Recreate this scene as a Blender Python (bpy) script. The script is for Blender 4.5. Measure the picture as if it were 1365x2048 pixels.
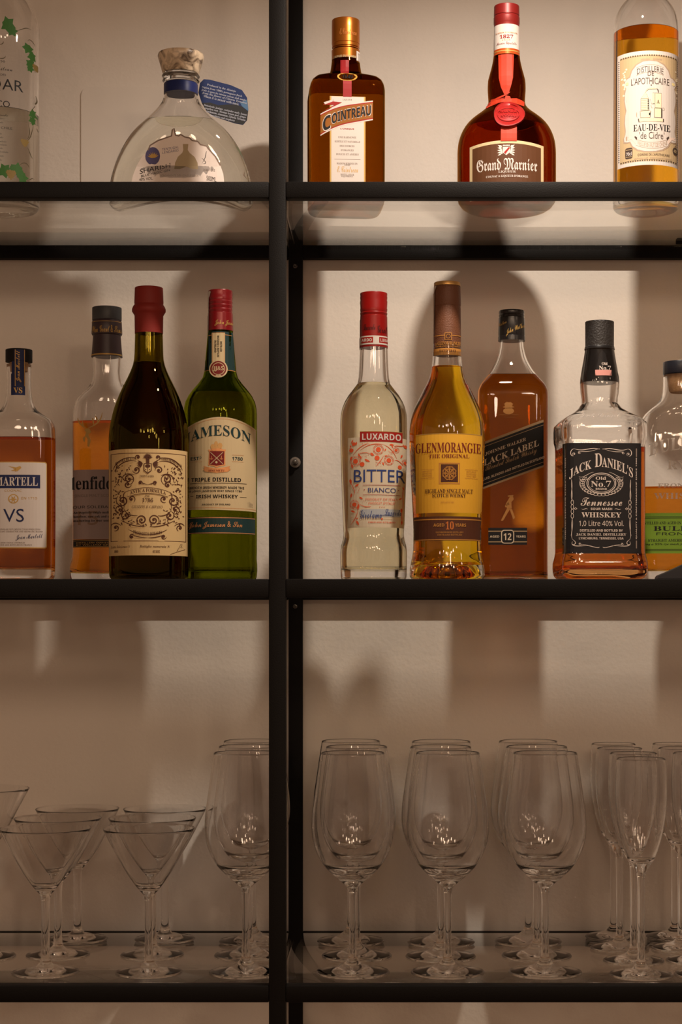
import bpy, bmesh, math, random
from mathutils import Vector
for o in list(bpy.data.objects): bpy.data.objects.remove(o)
SC = bpy.context.scene; COL = SC.collection
random.seed(7); PI = math.pi

# ------------------------------------------------------------------ camera
# eye 2.0 m in front of the unit, level, with a rising front (lens shift); 3600 px focal length on a 1365x2048 frame
EYE = 1.35; CAMD = 2.0; FPX = 3600.0; VX, VY = 800.0, 1239.0
cam = bpy.data.cameras.new('camera'); cam.sensor_fit = 'VERTICAL'; cam.sensor_height = 36; cam.sensor_width = 24
cam.lens = FPX / 2048 * 36; cam.shift_x = (682.5 - VX) / 2048; cam.shift_y = (VY - 1024) / 2048; cam.clip_start = .05
co = bpy.data.objects.new('camera', cam); COL.objects.link(co)
co.location = (0, -CAMD, EYE); co.rotation_euler = (PI / 2, 0, 0); SC.camera = co

# ------------------------------------------------------------------ world, lamps, exposure
w = bpy.data.worlds.new('room_dusk'); SC.world = w; w.use_nodes = True
bg = w.node_tree.nodes['Background']; bg.inputs[0].default_value = (.30, .180, .115, 1); bg.inputs[1].default_value = .98
l = bpy.data.lights.new('ceiling_downlight', 'AREA'); l.shape = 'DISK'; l.size = .036; l.energy = 9.3; l.spread = math.radians(168); l.color = (1, .85, .72)
o = bpy.data.objects.new('ceiling_downlight', l); COL.objects.link(o); o.location = (.162, -.22, 2.25); o.rotation_euler = (math.radians(1), math.radians(-2), 0)
def point(name, loc, watts, radius=.03, col=(1, .72, .50)):
    l = bpy.data.lights.new(name, 'POINT'); l.energy = watts; l.color = col; l.shadow_soft_size = radius
    o = bpy.data.objects.new(name, l); COL.objects.link(o); o.location = loc; return o
for x, y, z, w_ in ((.35, -1.75, 2.12, 5), (.55, -2.3, 2.16, 6), (.95, -2.6, 2.18, 7), (-.1, -2.0, 2.1, 5), (-.55, -2.4, 2.14, 6), (.15, -2.9, 2.0, 5),
                    (1.5, -1.3, 2.1, 3), (.05, -1.45, 1.95, 2.2), (.62, -1.55, 1.85, 2.2), (-.75, -1.6, 2.0, 2.5), (1.3, -2.1, 1.85, 3)):
    point('room_lamp', (x, y, z), w_, .07)
SC.view_settings.view_transform = 'Standard'; SC.view_settings.look = 'None'
SC.view_settings.gamma = 1; SC.view_settings.use_curve_mapping = False; SC.view_settings.exposure = 0.0
cy = SC.cycles
cy.max_bounces = 28; cy.transmission_bounces = 26; cy.glossy_bounces = 6; cy.diffuse_bounces = 3; cy.transparent_max_bounces = 32
cy.sample_clamp_indirect = 26; cy.caustics_refractive = True; cy.caustics_reflective = False; cy.blur_glossy = .6; cy.use_adaptive_sampling = False

# ------------------------------------------------------------------ materials
MATS = {}
def mat(name, col, rough=.5, metal=0, spec=.5, bump=0, bscale=200, emis=None):
    if name in MATS: return MATS[name]
    m = bpy.data.materials.new(name); m.use_nodes = True; nt = m.node_tree; p = nt.nodes['Principled BSDF']
    p.inputs['Base Color'].default_value = (*col, 1); p.inputs['Roughness'].default_value = rough
    p.inputs['Metallic'].default_value = metal; p.inputs['Specular IOR Level'].default_value = spec
    if bump:
        tc = nt.nodes.new('ShaderNodeTexCoord'); n = nt.nodes.new('ShaderNodeTexNoise'); n.inputs['Scale'].default_value = bscale
        n.inputs['Detail'].default_value = 4
        b = nt.nodes.new('ShaderNodeBump'); b.inputs['Strength'].default_value = bump; b.inputs['Distance'].default_value = .002
        nt.links.new(tc.outputs['Object'], n.inputs['Vector']); nt.links.new(n.outputs['Fac'], b.inputs['Height'])
        nt.links.new(b.outputs['Normal'], p.inputs['Normal'])
    MATS[name] = m; return m
def glass(name, col=(1, 1, 1), ior=1.5, rough=0.0):
    if name in MATS: return MATS[name]
    m = bpy.data.materials.new(name); m.use_nodes = True; nt = m.node_tree
    nt.nodes.remove(nt.nodes['Principled BSDF'])
    g = nt.nodes.new('ShaderNodeBsdfGlass'); g.inputs['Color'].default_value = (*col, 1); g.inputs['IOR'].default_value = ior
    g.inputs['Roughness'].default_value = rough
    nt.links.new(g.outputs[0], nt.nodes['Material Output'].inputs[0]); MATS[name] = m; return m
def pane_glass(name, col):
    m = bpy.data.materials.new(name); m.use_nodes = True; nt = m.node_tree
    nt.nodes.remove(nt.nodes['Principled BSDF'])
    t = nt.nodes.new('ShaderNodeBsdfTransparent'); t.inputs[0].default_value = (*col, 1)
    g = nt.nodes.new('ShaderNodeBsdfGlossy'); g.inputs['Roughness'].default_value = .02
    g.inputs['Color'].default_value = (.95, .95, .95, 1)
    f = nt.nodes.new('ShaderNodeFresnel'); f.inputs[0].default_value = 1.5
    geo = nt.nodes.new('ShaderNodeNewGeometry')
    # a parallel pane: both faces reflect like air-to-glass, so the inner faces use the inverse index
    mth = nt.nodes.new('ShaderNodeMix'); mth.data_type = 'FLOAT'; mth.inputs[2].default_value = 1.5; mth.inputs[3].default_value = 1 / 1.5
    nt.links.new(geo.outputs['Backfacing'], mth.inputs[0]); nt.links.new(mth.outputs[0], f.inputs[0])
    x = nt.nodes.new('ShaderNodeMixShader')
    nt.links.new(f.outputs[0], x.inputs[0]); nt.links.new(t.outputs[0], x.inputs[1]); nt.links.new(g.outputs[0], x.inputs[2])
    nt.links.new(x.outputs[0], nt.nodes['Material Output'].inputs[0]); return m
STEEL = mat('black_powder_coat', (.0045, .0036, .003), .6, 0, .13, .15, 900)
KNOB = mat('dark_bolt', (.10, .09, .08), .3, .6)
WALL = mat('painted_wall', (.74, .68, .61), .9, 0, .15, .25, 160)
PLASTIC = mat('cover_plate_plastic', (.73, .67, .60), .55, 0, .3)
CEIL = mat('painted_ceiling', (.30, .25, .21), .9, 0, .1)
FLOOR = mat('floor_boards', (.32, .22, .15), .5, 0, .3, .1, 30)
PANE = pane_glass('shelf_glass', (.982, .988, .98))
CLEAR = glass('clear_glass')
WINE = glass('drinking_glass', (.985, .985, .985), 1.48)

# ------------------------------------------------------------------ object helpers
def tag(o, label=None, cat=None, group=None, kind=None):
    if label: o['label'] = label
    if cat: o['category'] = cat
    if group: o['group'] = group
    if kind: o['kind'] = kind
    return o
def link_mesh(name, me, mats, parent=None, smooth=None):
    o = bpy.data.objects.new(name, me); COL.objects.link(o)
    for m in (mats if isinstance(mats, (list, tuple)) else [mats]): me.materials.append(m)
    if smooth is not None:
        for p in me.polygons: p.use_smooth = True
        me.set_sharp_from_angle(angle=math.radians(smooth))
    if parent: o.parent = parent
    return o
def empty(name, loc, rz=0):
    o = bpy.data.objects.new(name, None); COL.objects.link(o); o.location = loc; o.rotation_euler = (0, 0, rz)
    o.empty_display_size = .02; return o
def pydata(name, vs, fs, mats, parent=None, smooth=None):
    me = bpy.data.meshes.new(name); me.from_pydata(vs, [], fs); me.update()
    return link_mesh(name, me, mats, parent, smooth)
def box(name, a, b, m, parent=None, bev=.0012):
    bm = bmesh.new(); bmesh.ops.create_cube(bm, size=1)
    for v in bm.verts: v.co = Vector([(a[i] + b[i]) / 2 + v.co[i] * (b[i] - a[i]) for i in range(3)])
    if bev: bmesh.ops.bevel(bm, geom=bm.edges[:], offset=bev, segments=2, affect='EDGES', profile=.5)
    me = bpy.data.meshes.new(name); bm.to_mesh(me); bm.free()
    return link_mesh(name, me, m, parent, 40 if bev else None)
def wx(px, d): return (px - VX) * (CAMD + d) / FPX
def wz(py, d): return EYE + (VY - py) * (CAMD + d) / FPX

NS = 80
def ring(z, rx, ry, n, seg=NS):
    out = []
    for i in range(seg):
        t = 2 * PI * i / seg; c, s = math.cos(t), math.sin(t)
        if n == 2: k = 1
        else: k = (abs(c) ** n + abs(s) ** n) ** (-1 / n)
        out.append((rx * k * c, ry * k * s, z))
    return out
def skin(levels, vs, fs, flip=False, close=True, seg=NS):
    """levels: bottom to top (z, rx, ry, n); outward normals, closed by centre fans"""
    b0 = len(vs)
    for l in levels: vs.extend(ring(*l[:4], seg=seg))
    k = len(levels)
    F = []
    for j in range(k - 1):
        for i in range(seg):
            i2 = (i + 1) % seg
            F.append((b0 + j * seg + i, b0 + j * seg + i2, b0 + (j + 1) * seg + i2, b0 + (j + 1) * seg + i))
    if close:
        vs.append((0, 0, levels[0][0] if len(levels[0]) < 5 else levels[0][4])); c0 = len(vs) - 1
        vs.append((0, 0, levels[-1][0])); c1 = len(vs) - 1
        for i in range(seg):
            i2 = (i + 1) % seg
            F.append((c0, b0 + i2, b0 + i)); F.append((c1, b0 + (k - 1) * seg + i, b0 + (k - 1) * seg + i2))
    fs.extend([tuple(reversed(f)) for f in F] if flip else F)

class Surf:
    """surface of revolution / superellipse given as photo rows and half-widths"""
    def __init__(s, cx, d, base, prof, ratio=1, n=2, ang=0, smooth=True, blend=True):
        s.cx, s.d, s.base, s.ang, s.R, s.N = cx, d, base, ang, ratio, n
        s.m = (CAMD + d) / FPX; s.X0 = wx(cx, d)
        pts = sorted([(wz(y, d) - base, h * s.m) for y, h in prof])
        s.zs = [p[0] for p in pts]; s.hs = [p[1] for p in pts]; s.smooth = smooth
        s.hmin, s.hmax = min(s.hs), max(s.hs); s.blend = blend
        k = len(pts); dl = [(s.hs[i + 1] - s.hs[i]) / max(1e-9, s.zs[i + 1] - s.zs[i]) for i in range(k - 1)]
        s.ms = [0] * k
        for i in range(k):
            if i == 0: s.ms[i] = dl[0]
            elif i == k - 1: s.ms[i] = dl[-1]
            elif dl[i - 1] * dl[i] <= 0: s.ms[i] = 0
            else: s.ms[i] = 2 * dl[i - 1] * dl[i] / (dl[i - 1] + dl[i])
    def r(s, z):
        if z <= s.zs[0]: return s.hs[0]
        if z >= s.zs[-1]: return s.hs[-1]
        i = max(j for j in range(len(s.zs) - 1) if s.zs[j] <= z)
        h = s.zs[i + 1] - s.zs[i]; t = (z - s.zs[i]) / h
        if not s.smooth: return s.hs[i] + (s.hs[i + 1] - s.hs[i]) * t
        return ((2 * t ** 3 - 3 * t ** 2 + 1) * s.hs[i] + (t ** 3 - 2 * t ** 2 + t) * h * s.ms[i]
                + (-2 * t ** 3 + 3 * t ** 2) * s.hs[i + 1] + (t ** 3 - t ** 2) * h * s.ms[i + 1])
    def sec(s, z):
        rx = s.r(z); wgt = min(1, max(0, (rx - s.hmin) / max(1e-6, (s.hmax - s.hmin) * .92))) if s.blend else 1
        return rx, rx * (1 + (s.R - 1) * wgt), 2 + (s.N - 2) * wgt ** 1.5
    def depth(s, x, z):
        rx, ry, n = s.sec(z); q = min(.9985, abs(x / rx))
        return -ry * (1 - q ** n) ** (1 / n)
    def place(s, px, py, off):
        """photo point -> local point on the front surface, off metres proud of it"""
        rx, ry, n = s.sec(wz(py, s.d) - s.base)
        mz = (CAMD + s.d - ry * math.cos(s.ang) * .95) / FPX
        z = EYE + (VY - py) * mz - s.base
        ca, sa = math.cos(s.ang), math.sin(s.ang); y = -ry; x = 0
        rx = s.r(z)
        for _ in range(6):
            dep = s.d + x * sa + y * ca
            X = (px - VX) * (CAMD + dep) / FPX - s.X0
            x = (X + y * sa) / ca
            x = max(-rx * .9985, min(rx * .9985, x)); y = s.depth(x, z)
        e = rx * .002 + 1e-5
        nx = -(s.depth(x + e, z) - s.depth(x - e, z)) / (2 * e) if abs(x) < rx * .99 else (5 if x > 0 else -5)
        # outward normal of y=f(x): (f', -1)
        g = -nx; L = math.hypot(g, 1)
        return (x + off * (g / L) * 1.0, y - off * (1 / L), z)

ALPH = {'serif': (0x1D400, 0x1D41A, 0x1D7CE), 'script': (0x1D4D0, 0x1D4EA, 0x1D7CE), 'fraktur': (0x1D56C, 0x1D586, 0x1D7CE),
        'serifit': (0x1D468, 0x1D482, 0x1D7CE), 'sansb': (0x1D5D4, 0x1D5EE, 0x1D7EC), 'sans': (0x1D5A0, 0x1D5BA, 0x1D7E2),
        'sansit': (0x1D608, 0x1D622, 0x1D7E2), 'ital': (0x1D434, 0x1D44E, 0x1D7CE)}
def stl(t, style):
    if style == 'plain': return t
    U, L, D = ALPH[style]; o = ''
    for c in t:
        if 'A' <= c <= 'Z': o += chr(U + ord(c) - 65)
        elif 'a' <= c <= 'z': o += chr(0x210E) if (style == 'ital' and c == 'h') else chr(L + ord(c) - 97)
        elif '0' <= c <= '9': o += chr(D + ord(c) - 48)
        else: o += c
    return o
TXT = {}
def text_geo(body, style, ext=0, res=3):
    k = (body, style, ext)
    if k in TXT: return TXT[k]
    c = bpy.data.curves.new('t', 'FONT'); c.body = stl(body, style); c.resolution_u = res; c.extrude = ext
    o = bpy.data.objects.new('t', c); COL.objects.link(o)
    me = bpy.data.meshes.new_from_object(o)
    V = [tuple(v.co) for v in me.vertices]; F = [tuple(p.vertices) for p in me.polygons]
    bpy.data.objects.remove(o); bpy.data.curves.remove(c); bpy.data.meshes.remove(me)
    TXT[k] = (V, F); return TXT[k]

class Label:
    def __init__(s, surf, frame=(0, 0, 1), eps=.0003, step=.00012):
        s.S = surf; s.f = frame; s.g = {}; s.eps = eps; s.step = step
    def P(s, x, y): return (s.f[0] + x / s.f[2], s.f[1] + y / s.f[2])
    def add(s, vs, fs, m, layer, zs=None):
        k = (m, layer); V, F = s.g.setdefault(k, ([], [])); b = len(V)
        for i, (x, y) in enumerate(vs):
            X, Y = s.P(x, y); V.append((X, Y, zs[i] if zs else 0))
        F.extend([tuple(b + j for j in f) for f in fs])
    def poly(s, pts, m, layer=1): s.add(pts, [tuple(range(len(pts)))], m, layer)
    def rect(s, x0, y0, x1, y1, m, layer=0): s.poly([(x0, y0), (x1, y0), (x1, y1), (x0, y1)], m, layer)
    def rrect(s, x0, y0, x1, y1, r, m, layer=0):
        p = []
        for cx, cy_, a in ((x1 - r, y0 + r, -90), (x1 - r, y1 - r, 0), (x0 + r, y1 - r, 90), (x0 + r, y0 + r, 180)):
            for k in range(6):
                t = math.radians(a + 18 * k); p.append((cx + r * math.cos(t), cy_ + r * math.sin(t)))
        s.poly(p, m, layer)
    def frame(s, x0, y0, x1, y1, t, m, layer=1):
        s.rect(x0, y0, x1, y0 + t, m, layer); s.rect(x0, y1 - t, x1, y1, m, layer)
        s.rect(x0, y0 + t, x0 + t, y1 - t, m, layer); s.rect(x1 - t, y0 + t, x1, y1 - t, m, layer)
    def disc(s, cx, cy_, rx, m, layer=1, ry=None, n=20):
        ry = ry or rx; s.poly([(cx + rx * math.cos(2 * PI * i / n), cy_ + ry * math.sin(2 * PI * i / n)) for i in range(n)], m, layer)
    def stroke(s, pts, wd, m, layer=2, taper=False):
        n = len(pts); L, R = [], []
        for i in range(n):
            a = pts[max(0, i - 1)]; b = pts[min(n - 1, i + 1)]; dx, dy = b[0] - a[0], b[1] - a[1]; q = math.hypot(dx, dy) or 1
            ww = wd / 2 * ((.25 + .75 * math.sin(PI * (i + .5) / n)) if taper else 1)
            L.append((pts[i][0] - dy / q * ww, pts[i][1] + dx / q * ww)); R.append((pts[i][0] + dy / q * ww, pts[i][1] - dx / q * ww))
        s.add(L + R, [(i, i + 1, n + i + 1, n + i) for i in range(n - 1)], m, layer)
    def ell(s, cx, cy_, rx, ry, wd, m, layer=2, a0=0, a1=360, n=32):
        s.stroke([(cx + rx * math.cos(math.radians(a0 + (a1 - a0) * i / n)), cy_ + ry * math.sin(math.radians(a0 + (a1 - a0) * i / n))) for i in range(n + 1)], wd, m, layer)
    def spiral(s, cx, cy_, r, turns, a0, wd, m, layer=2, dirn=1, tail=None):
        n = int(14 * turns) + 4
        p = [(cx + r * (1 - .88 * i / n) * math.cos(a0 + dirn * 2 * PI * turns * i / n), cy_ + r * (1 - .88 * i / n) * math.sin(a0 + dirn * 2 * PI * turns * i / n)) for i in range(n + 1)]
        if tail: p = [tail] + p
        s.stroke(p, wd, m, layer, True); s.disc(cx, cy_, wd * .8, m, layer, n=8)
    def leaf(s, x, y, ln, a, wd, m, layer=2):
        c, q = math.cos(a), math.sin(a); P = []
        for t, h in ((0, 0), (.3, .9), (.6, .8), (1, 0), (.6, -.8), (.3, -.9)):
            P.append((x + c * ln * t - q * wd * h / 2, y + q * ln * t + c * wd * h / 2))
        s.poly(P, m, layer)
    def bez(s, p0, p1, p2, p3, wd, m, layer=2, n=14, taper=True):
        P = []
        for i in range(n + 1):
            t = i / n; u = 1 - t
            P.append(tuple(u ** 3 * p0[j] + 3 * u * u * t * p1[j] + 3 * u * t * t * p2[j] + t ** 3 * p3[j] for j in (0, 1)))
        s.stroke(P, wd, m, layer, taper)
    def text(s, body, x0, x1, y0, y1, style, m, layer=2, warp=None, rot=0, emboss=0):
        """fit the text's inked box to x0..x1, y0..y1 (frame units, y down); rot=90 reads downwards, -90 upwards"""
        V, F = text_geo(body, style, .02 if emboss else 0)
        if not V: return
        ax = min(v[0] for v in V); bx = max(v[0] for v in V); ay = min(v[1] for v in V); by = max(v[1] for v in V)
        out = []; zs = []
        for v in V:
            u = (v[0] - ax) / (bx - ax); t = (v[1] - ay) / (by - ay)
            if rot == 90: x = x0 + (x1 - x0) * t; y = y0 + (y1 - y0) * u
            elif rot == -90: x = x0 + (x1 - x0) * (1 - t); y = y1 - (y1 - y0) * u
            else: x = x0 + (x1 - x0) * u; y = y1 - (y1 - y0) * t
            if warp: x, y = warp(x, y)
            out.append((x, y)); zs.append((v[2] / .02 + 1) * emboss if emboss else 0)
        s.add(out, F, m, layer, zs)
    def build(s, name, parent, label=None):
        S = s.S; VS, FS, MI, ml = [], [], [], []
        cuts = [S.cx + S.hmax / S.m * math.sin(math.radians(a)) for a in range(-84, 85, 6)]
        for (m, layer), (V, F) in s.g.items():
            bm = bmesh.new(); bv = [bm.verts.new((v[0], v[1], v[2])) for v in V]
            for f in F:
                try: bm.faces.new([bv[i] for i in f])
                except ValueError: pass
            xa = min(v[0] for v in V); xb = max(v[0] for v in V); ya = min(v[1] for v in V); yb = max(v[1] for v in V)
            for c in cuts:
                if xa < c < xb: bmesh.ops.bisect_plane(bm, geom=bm.verts[:] + bm.edges[:] + bm.faces[:], plane_co=(c, 0, 0), plane_no=(1, 0, 0))
            q = math.floor(ya / 9) * 9 + 9
            if yb - ya > 14:
                while q < yb:
                    bmesh.ops.bisect_plane(bm, geom=bm.verts[:] + bm.edges[:] + bm.faces[:], plane_co=(0, q, 0), plane_no=(0, 1, 0)); q += 9
            bmesh.ops.triangulate(bm, faces=[f for f in bm.faces if len(f.verts) > 4])
            if m not in ml: ml.append(m)
            mi = ml.index(m); b = len(VS); bm.verts.index_update()
            for v in bm.verts: VS.append(S.place(v.co.x, v.co.y, s.eps + s.step * layer + v.co.z))
            for f in bm.faces:
                vv = [b + x.index for x in f.verts]
                if v.co.z == 0:
                    a_, b_, c_ = [Vector(VS[k]) for k in vv[:3]]
                    if (b_ - a_).cross(c_ - a_).y > 0: vv.reverse()
                FS.append(vv); MI.append(mi)
            bm.free()
        me = bpy.data.meshes.new(name); me.from_pydata(VS, [], FS); me.update()
        for p, i in zip(me.polygons, MI): p.material_index = i
        o = link_mesh(name, me, ml, parent)
        if label: o['label'] = label
        return o

def lathe(name, S, y0, y1, m, parent, inset=0, extra=0, label=None, ang=35, cap=True):
    """solid piece following a Surf between photo rows y0 (upper) and y1 (lower)"""
    za, zb = wz(y1, S.d) - S.base, wz(y0, S.d) - S.base
    zz = sorted(set([za, zb] + [z for z in S.zs if za < z < zb] + ([za + (zb - za) * i / 12 for i in range(13)] if S.smooth else [])))
    lv = []
    for z in zz:
        rx, ry, n = S.sec(z); lv.append((z, rx - inset + extra, ry - inset + extra, n))
    b = .0008
    rx, ry, n = lv[-1][1:4]
    lv[-1] = (zb - b, rx, ry, n)
    if len(lv) > 1 and lv[-2][0] >= zb - b: lv.pop(-2)
    lv.append((zb - b * .3, rx - b * .3, ry - b * .3, n)); lv.append((zb, rx - b, ry - b, n))
    vs, fs = [], []; skin(lv, vs, fs)
    o = pydata(name, vs, fs, m, parent, ang)
    if label: o['label'] = label
    return o

MID = wz(1158, 0); TOP = wz(363, 0); BOT = wz(1972, 0)
def bottle(name, label, cx, d, base, prof, gmat, lmat=None, level=None, ratio=1, n=2, ang=0, t=.0028, bt=.008, rb=.006, punt=.006, arch=0):
    root = empty(name, (wx(cx, d), d, base + .0002), ang); tag(root, label, 'bottle', None)
    S = Surf(cx, d, base, prof, ratio, n, ang)
    zt = S.zs[-1]; N = 46
    lv = []
    for k in range(5):   # rounded heel
        a = PI / 2 * k / 4; z = rb * (1 - math.cos(a)); r0 = S.sec(z); q = rb * (1 - math.sin(a))
        lv.append((z, r0[0] - q, r0[1] - q, r0[2]))
    r0 = lv[0]; heel = [(punt, r0[1] * .25, r0[2] * .25, 2), (punt * .8, r0[1] * .6, r0[2] * .6, r0[3]), (0.0004, r0[1] * .9, r0[2] * .9, r0[3])]
    lv = heel + lv + [(z, *S.sec(z)) for z in [rb + (zt - rb) * (i + 1) / N for i in range(N)]]
    vs, fs = [], []
    def arched(L): return L
    skin(lv, vs, fs)
    zl = wz(level, d) - base if level else bt
    def inner(z0, z1, k, tt):
        out = []
        for i in range(k + 1):
            z = z0 + (z1 - z0) * i / k; a, b, c = S.sec(z)
            out.append((z, max(.003, a - tt), max(.003, b - tt), c))
        return out
    if zl < zt - .012:
        cav = inner(zl + .0004 + (.004 if not level else 0), zt - .003, 26, t)
        skin(cav, vs, fs, flip=True)
    g = pydata('glass_body', vs, fs, gmat, root, 42)
    objs = [g]
    if lmat:
        lq = inner(bt, min(zl, zt - .004), 34, t + .00005)
        z, a, b, c = lq[0]
        lq = [(bt + .0001, a * .80, b * .80, c), (bt + .001, a * .94, b * .94, c)] + [(bt + .004, a, b, c)] + [q for q in lq if q[0] > bt + .005]
        vs, fs = [], []; skin(lq, vs, fs); l = pydata('liquid', vs, fs, lmat, root, 42); objs.append(l)
    if arch:
        for o in objs:
            for v in o.data.vertices:
                rx = S.hmax; f = max(0, 1 - (v.co.x / (rx * .86)) ** 2); k = max(0, 1 - v.co.z / .06)
                v.co.z += arch * f * k
    return root, S

# ------------------------------------------------------------------ setting
WALLY = .357
o = box('wall_back', (-2.6, WALLY, -.05), (2.6, WALLY + .1, 2.32), WALL, None, 0); tag(o, kind='structure')
o = box('floor', (-2.6, -3.2, -.05), (2.6, WALLY, 0), FLOOR, None, 0); tag(o, kind='structure')
o = box('ceiling', (-2.6, -3.2, 2.262), (2.6, WALLY, 2.32), CEIL, None, 0); tag(o, kind='structure')

# ------------------------------------------------------------------ shelving frame
PX0, PX1 = wx(538, 0), wx(571.5, 0); TW = .0188; RD = .339; RT = .0165
fr = empty('shelving_frame', (PX0 + TW / 2, 0, 0)); tag(fr, 'black square-tube metal shelving frame standing against the beige wall', 'shelf')
fx, LX, RX = fr.location.x, PX0 - .86, PX1 + .62
def fbox(nm, a, b, bev=.0012):
    return box(nm, (a[0] - fx, a[1], a[2]), (b[0] - fx, b[1], b[2]), STEEL, fr, bev)
for x in (LX, PX0, RX):
    fbox('upright_post', (x, 0, 0), (x + TW, TW, 2.2)); fbox('upright_post', (x + .0009, RD, 0), (x + TW + .0003, RD + RT, 2.2))
for zt_, f0, hh in ((TOP, 363, .0178), (MID, 1158, .0205), (BOT, 1972, .0185), (.48, 0, .0185)):
    for xa, xb in ((LX + TW, PX0), (PX1 + .0002, RX)):
        fbox('shelf_rail', (xa, .0002, zt_ - hh), (xb, TW - .0002, zt_)); fbox('shelf_rail', (xa, RD, zt_ - hh + .001), (xb, RD + RT - .0002, zt_))
def bolt(x, z, y, r, nm='wall_bolt'):
    vs, fs = [], []
    prof = [(0, r), (.0025, r), (.003, r * .95), (.0032, r * .55), (.009, r * .5), (.0115, r * .4), (.0125, r * .2)]
    for h, q in prof:
        vs += [(x - fx + q * math.cos(2 * PI * i / 24), y - h, z + q * math.sin(2 * PI * i / 24)) for i in range(24)]
    for j in range(len(prof) - 1):
        for i in range(24): fs.append((j * 24 + i, j * 24 + (i + 1) % 24, (j + 1) * 24 + (i + 1) % 24, (j + 1) * 24 + i))
    fs.append(tuple((len(prof) - 1) * 24 + i for i in range(24)))
    o = pydata(nm, vs, fs, KNOB, fr, 40); o['label'] = 'dark round bolt head on the rear post'; return o
bolt(wx(591, RD), wz(925, RD), RD, .0072)
bolt(wx(591, RD), wz(1213, RD), RD, .0028)
bolt(wx(591, RD), wz(533, RD), RD, .0028)
b = fbox('corner_bracket', (wx(1352, RD), RD - .012, TOP + .0003), (wx(1352, RD) + .05, RD - .0002, TOP + .007)); b['label'] = 'small black bracket on the rear rail'
PT = .006
for lvl, nm in ((TOP, 'top'), (MID, 'middle'), (BOT, 'bottom')):
    for side, xa, xb in (('left', LX + .01, PX0 + TW / 2 - .0006), ('right', PX0 + TW / 2 + .0006, RX + TW / 2)):
        y0, y1 = TW + .0006, RD - .0006
        o = box('glass_shelf', (xa, y0, lvl - PT), (xb, y1, lvl), PANE, None, .0006)
        tag(o, f'clear glass shelf pane at the {nm} level, {side} of the centre post', 'shelf', 'glass shelf panes')

# cover plate on the wall behind the gin bottle
def rr_plate(name, px0, py0, px1, py1, r, d, th, m):
    x0, x1, z0, z1 = wx(px0, d), wx(px1, d), wz(py1, d), wz(py0, d); P = []
    for cx, cz, a in ((x1 - r, z1 - r, 0), (x0 + r, z1 - r, 90), (x0 + r, z0 + r, 180), (x1 - r, z0 + r, 270)):
        for k in range(8): t = math.radians(a + 90 * k / 7); P.append((cx + r * math.cos(t), cz + r * math.sin(t)))
    bm = bmesh.new(); f = bm.faces.new([bm.verts.new((x, d, z)) for x, z in P])
    if f.normal.y > 0: f.normal_flip()
    bm.normal_update(); e = bmesh.ops.extrude_face_region(bm, geom=[f]); bmesh.ops.translate(bm, verts=[v for v in e['geom'] if isinstance(v, bmesh.types.BMVert)], vec=(0, -th, 0))
    bmesh.ops.recalc_face_normals(bm, faces=bm.faces[:])
    me = bpy.data.meshes.new(name); bm.to_mesh(me); bm.free(); return link_mesh(name, me, m)
o = rr_plate('wall_cover_plate', 163, 175, 345, 398, .011, WALLY, .0022, PLASTIC)
tag(o, 'rounded beige cover plate on the wall behind the flared clear gin bottle', 'cover')

# ------------------------------------------------------------------ inks and papers
K = lambda n, c, r=.6, me_=0: mat(n, c, r, me_, .22)
BLK = K('ink_black', (.007, .006, .006)); NAVY = K('ink_navy', (.012, .018, .065)); RED = K('print_red', (.28, .012, .008)); DRED = K('print_maroon', (.16, .012, .01))
GOLD = K('print_gold', (.46, .28, .08), .45, .2); CREAM = K('paper_cream', (.53, .41, .23)); WHITE = K('paper_white', (.55, .49, .44)); OFFW = K('print_offwhite', (.62, .53, .46))
BROWNINK = K('ink_brown', (.075, .025, .012)); TEAL = K('paper_teal', (.012, .035, .035)); DGREEN = K('vine_green', (.035, .11, .02)); COPPER = K('print_copper', (.62, .27, .10), .4, .3)
TAN = K('paper_tan', (.46, .34, .19)); GREYINK = K('ink_grey', (.22, .17, .14)); EMB = mat('moulded_glass_highlight', (.80, .74, .68), .15); EMB.node_tree.nodes['Principled BSDF'].inputs['Transmission Weight'].default_value = .72  # milky tint paints in the light that raised glass lettering catches

# ================================================================== TOP SHELF
C1 = (0, 0, 2.528); C2 = (540, 0, 3.25); C3 = (880, 0, 2.814); C4 = (0, 560, 3.2); C5 = (200, 560, 3.2); D1 = (560, 540, 3.103); D2 = (940, 600, 3.212)
E1 = (210, 885, 7.583); E2 = (360, 820, 7.583); E3 = (1105, 870, 5.25); E4 = (680, 840, 8.907); E5 = (1225, 90, 7.879); E6 = (0, 0, 5.535)

# --- tall clear brandy bottle with painted vines
PISCO = glass('pale_spirit', (.97, .975, .955), .907)
r_, S = bottle('brandy_bottle', 'tall clear bottle painted with green vine leaves, leftmost on the top shelf', 1, .145, TOP,
    [(440, 76), (400, 77), (60, 77), (40, 74), (20, 66), (0, 52), (-15, 40), (-35, 24), (-60, 19), (-150, 18)], CLEAR, PISCO, 234, bt=.014)
cs = Surf(1, .145, TOP, [(-110, 21), (-175, 21)], smooth=False); lathe('cap', cs, -175, -110, BLK, r_)
L = Label(S, E6)
def vleaf(x, y, sc, a):
    pts = []
    for i, q in enumerate((1, .62, .92, .55, .8, .45, .5, .45, .8, .55, .92, .62)):
        t = a + 2 * PI * i / 12; pts.append((x + sc * 1.25 * q * math.cos(t), y + sc * 1.25 * q * math.sin(t)))
    L.poly(pts, DGREEN, 2)
def grapes(x, y, sc):
    for j, c in enumerate((5, 6, 5, 4, 3, 1)):
        for i in range(c): L.disc(x + (i - (c - 1) / 2) * sc * 1.7, y + j * sc * 1.6, sc, K('grape_gold', (.20, .13, .035)), 3, n=8)
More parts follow.
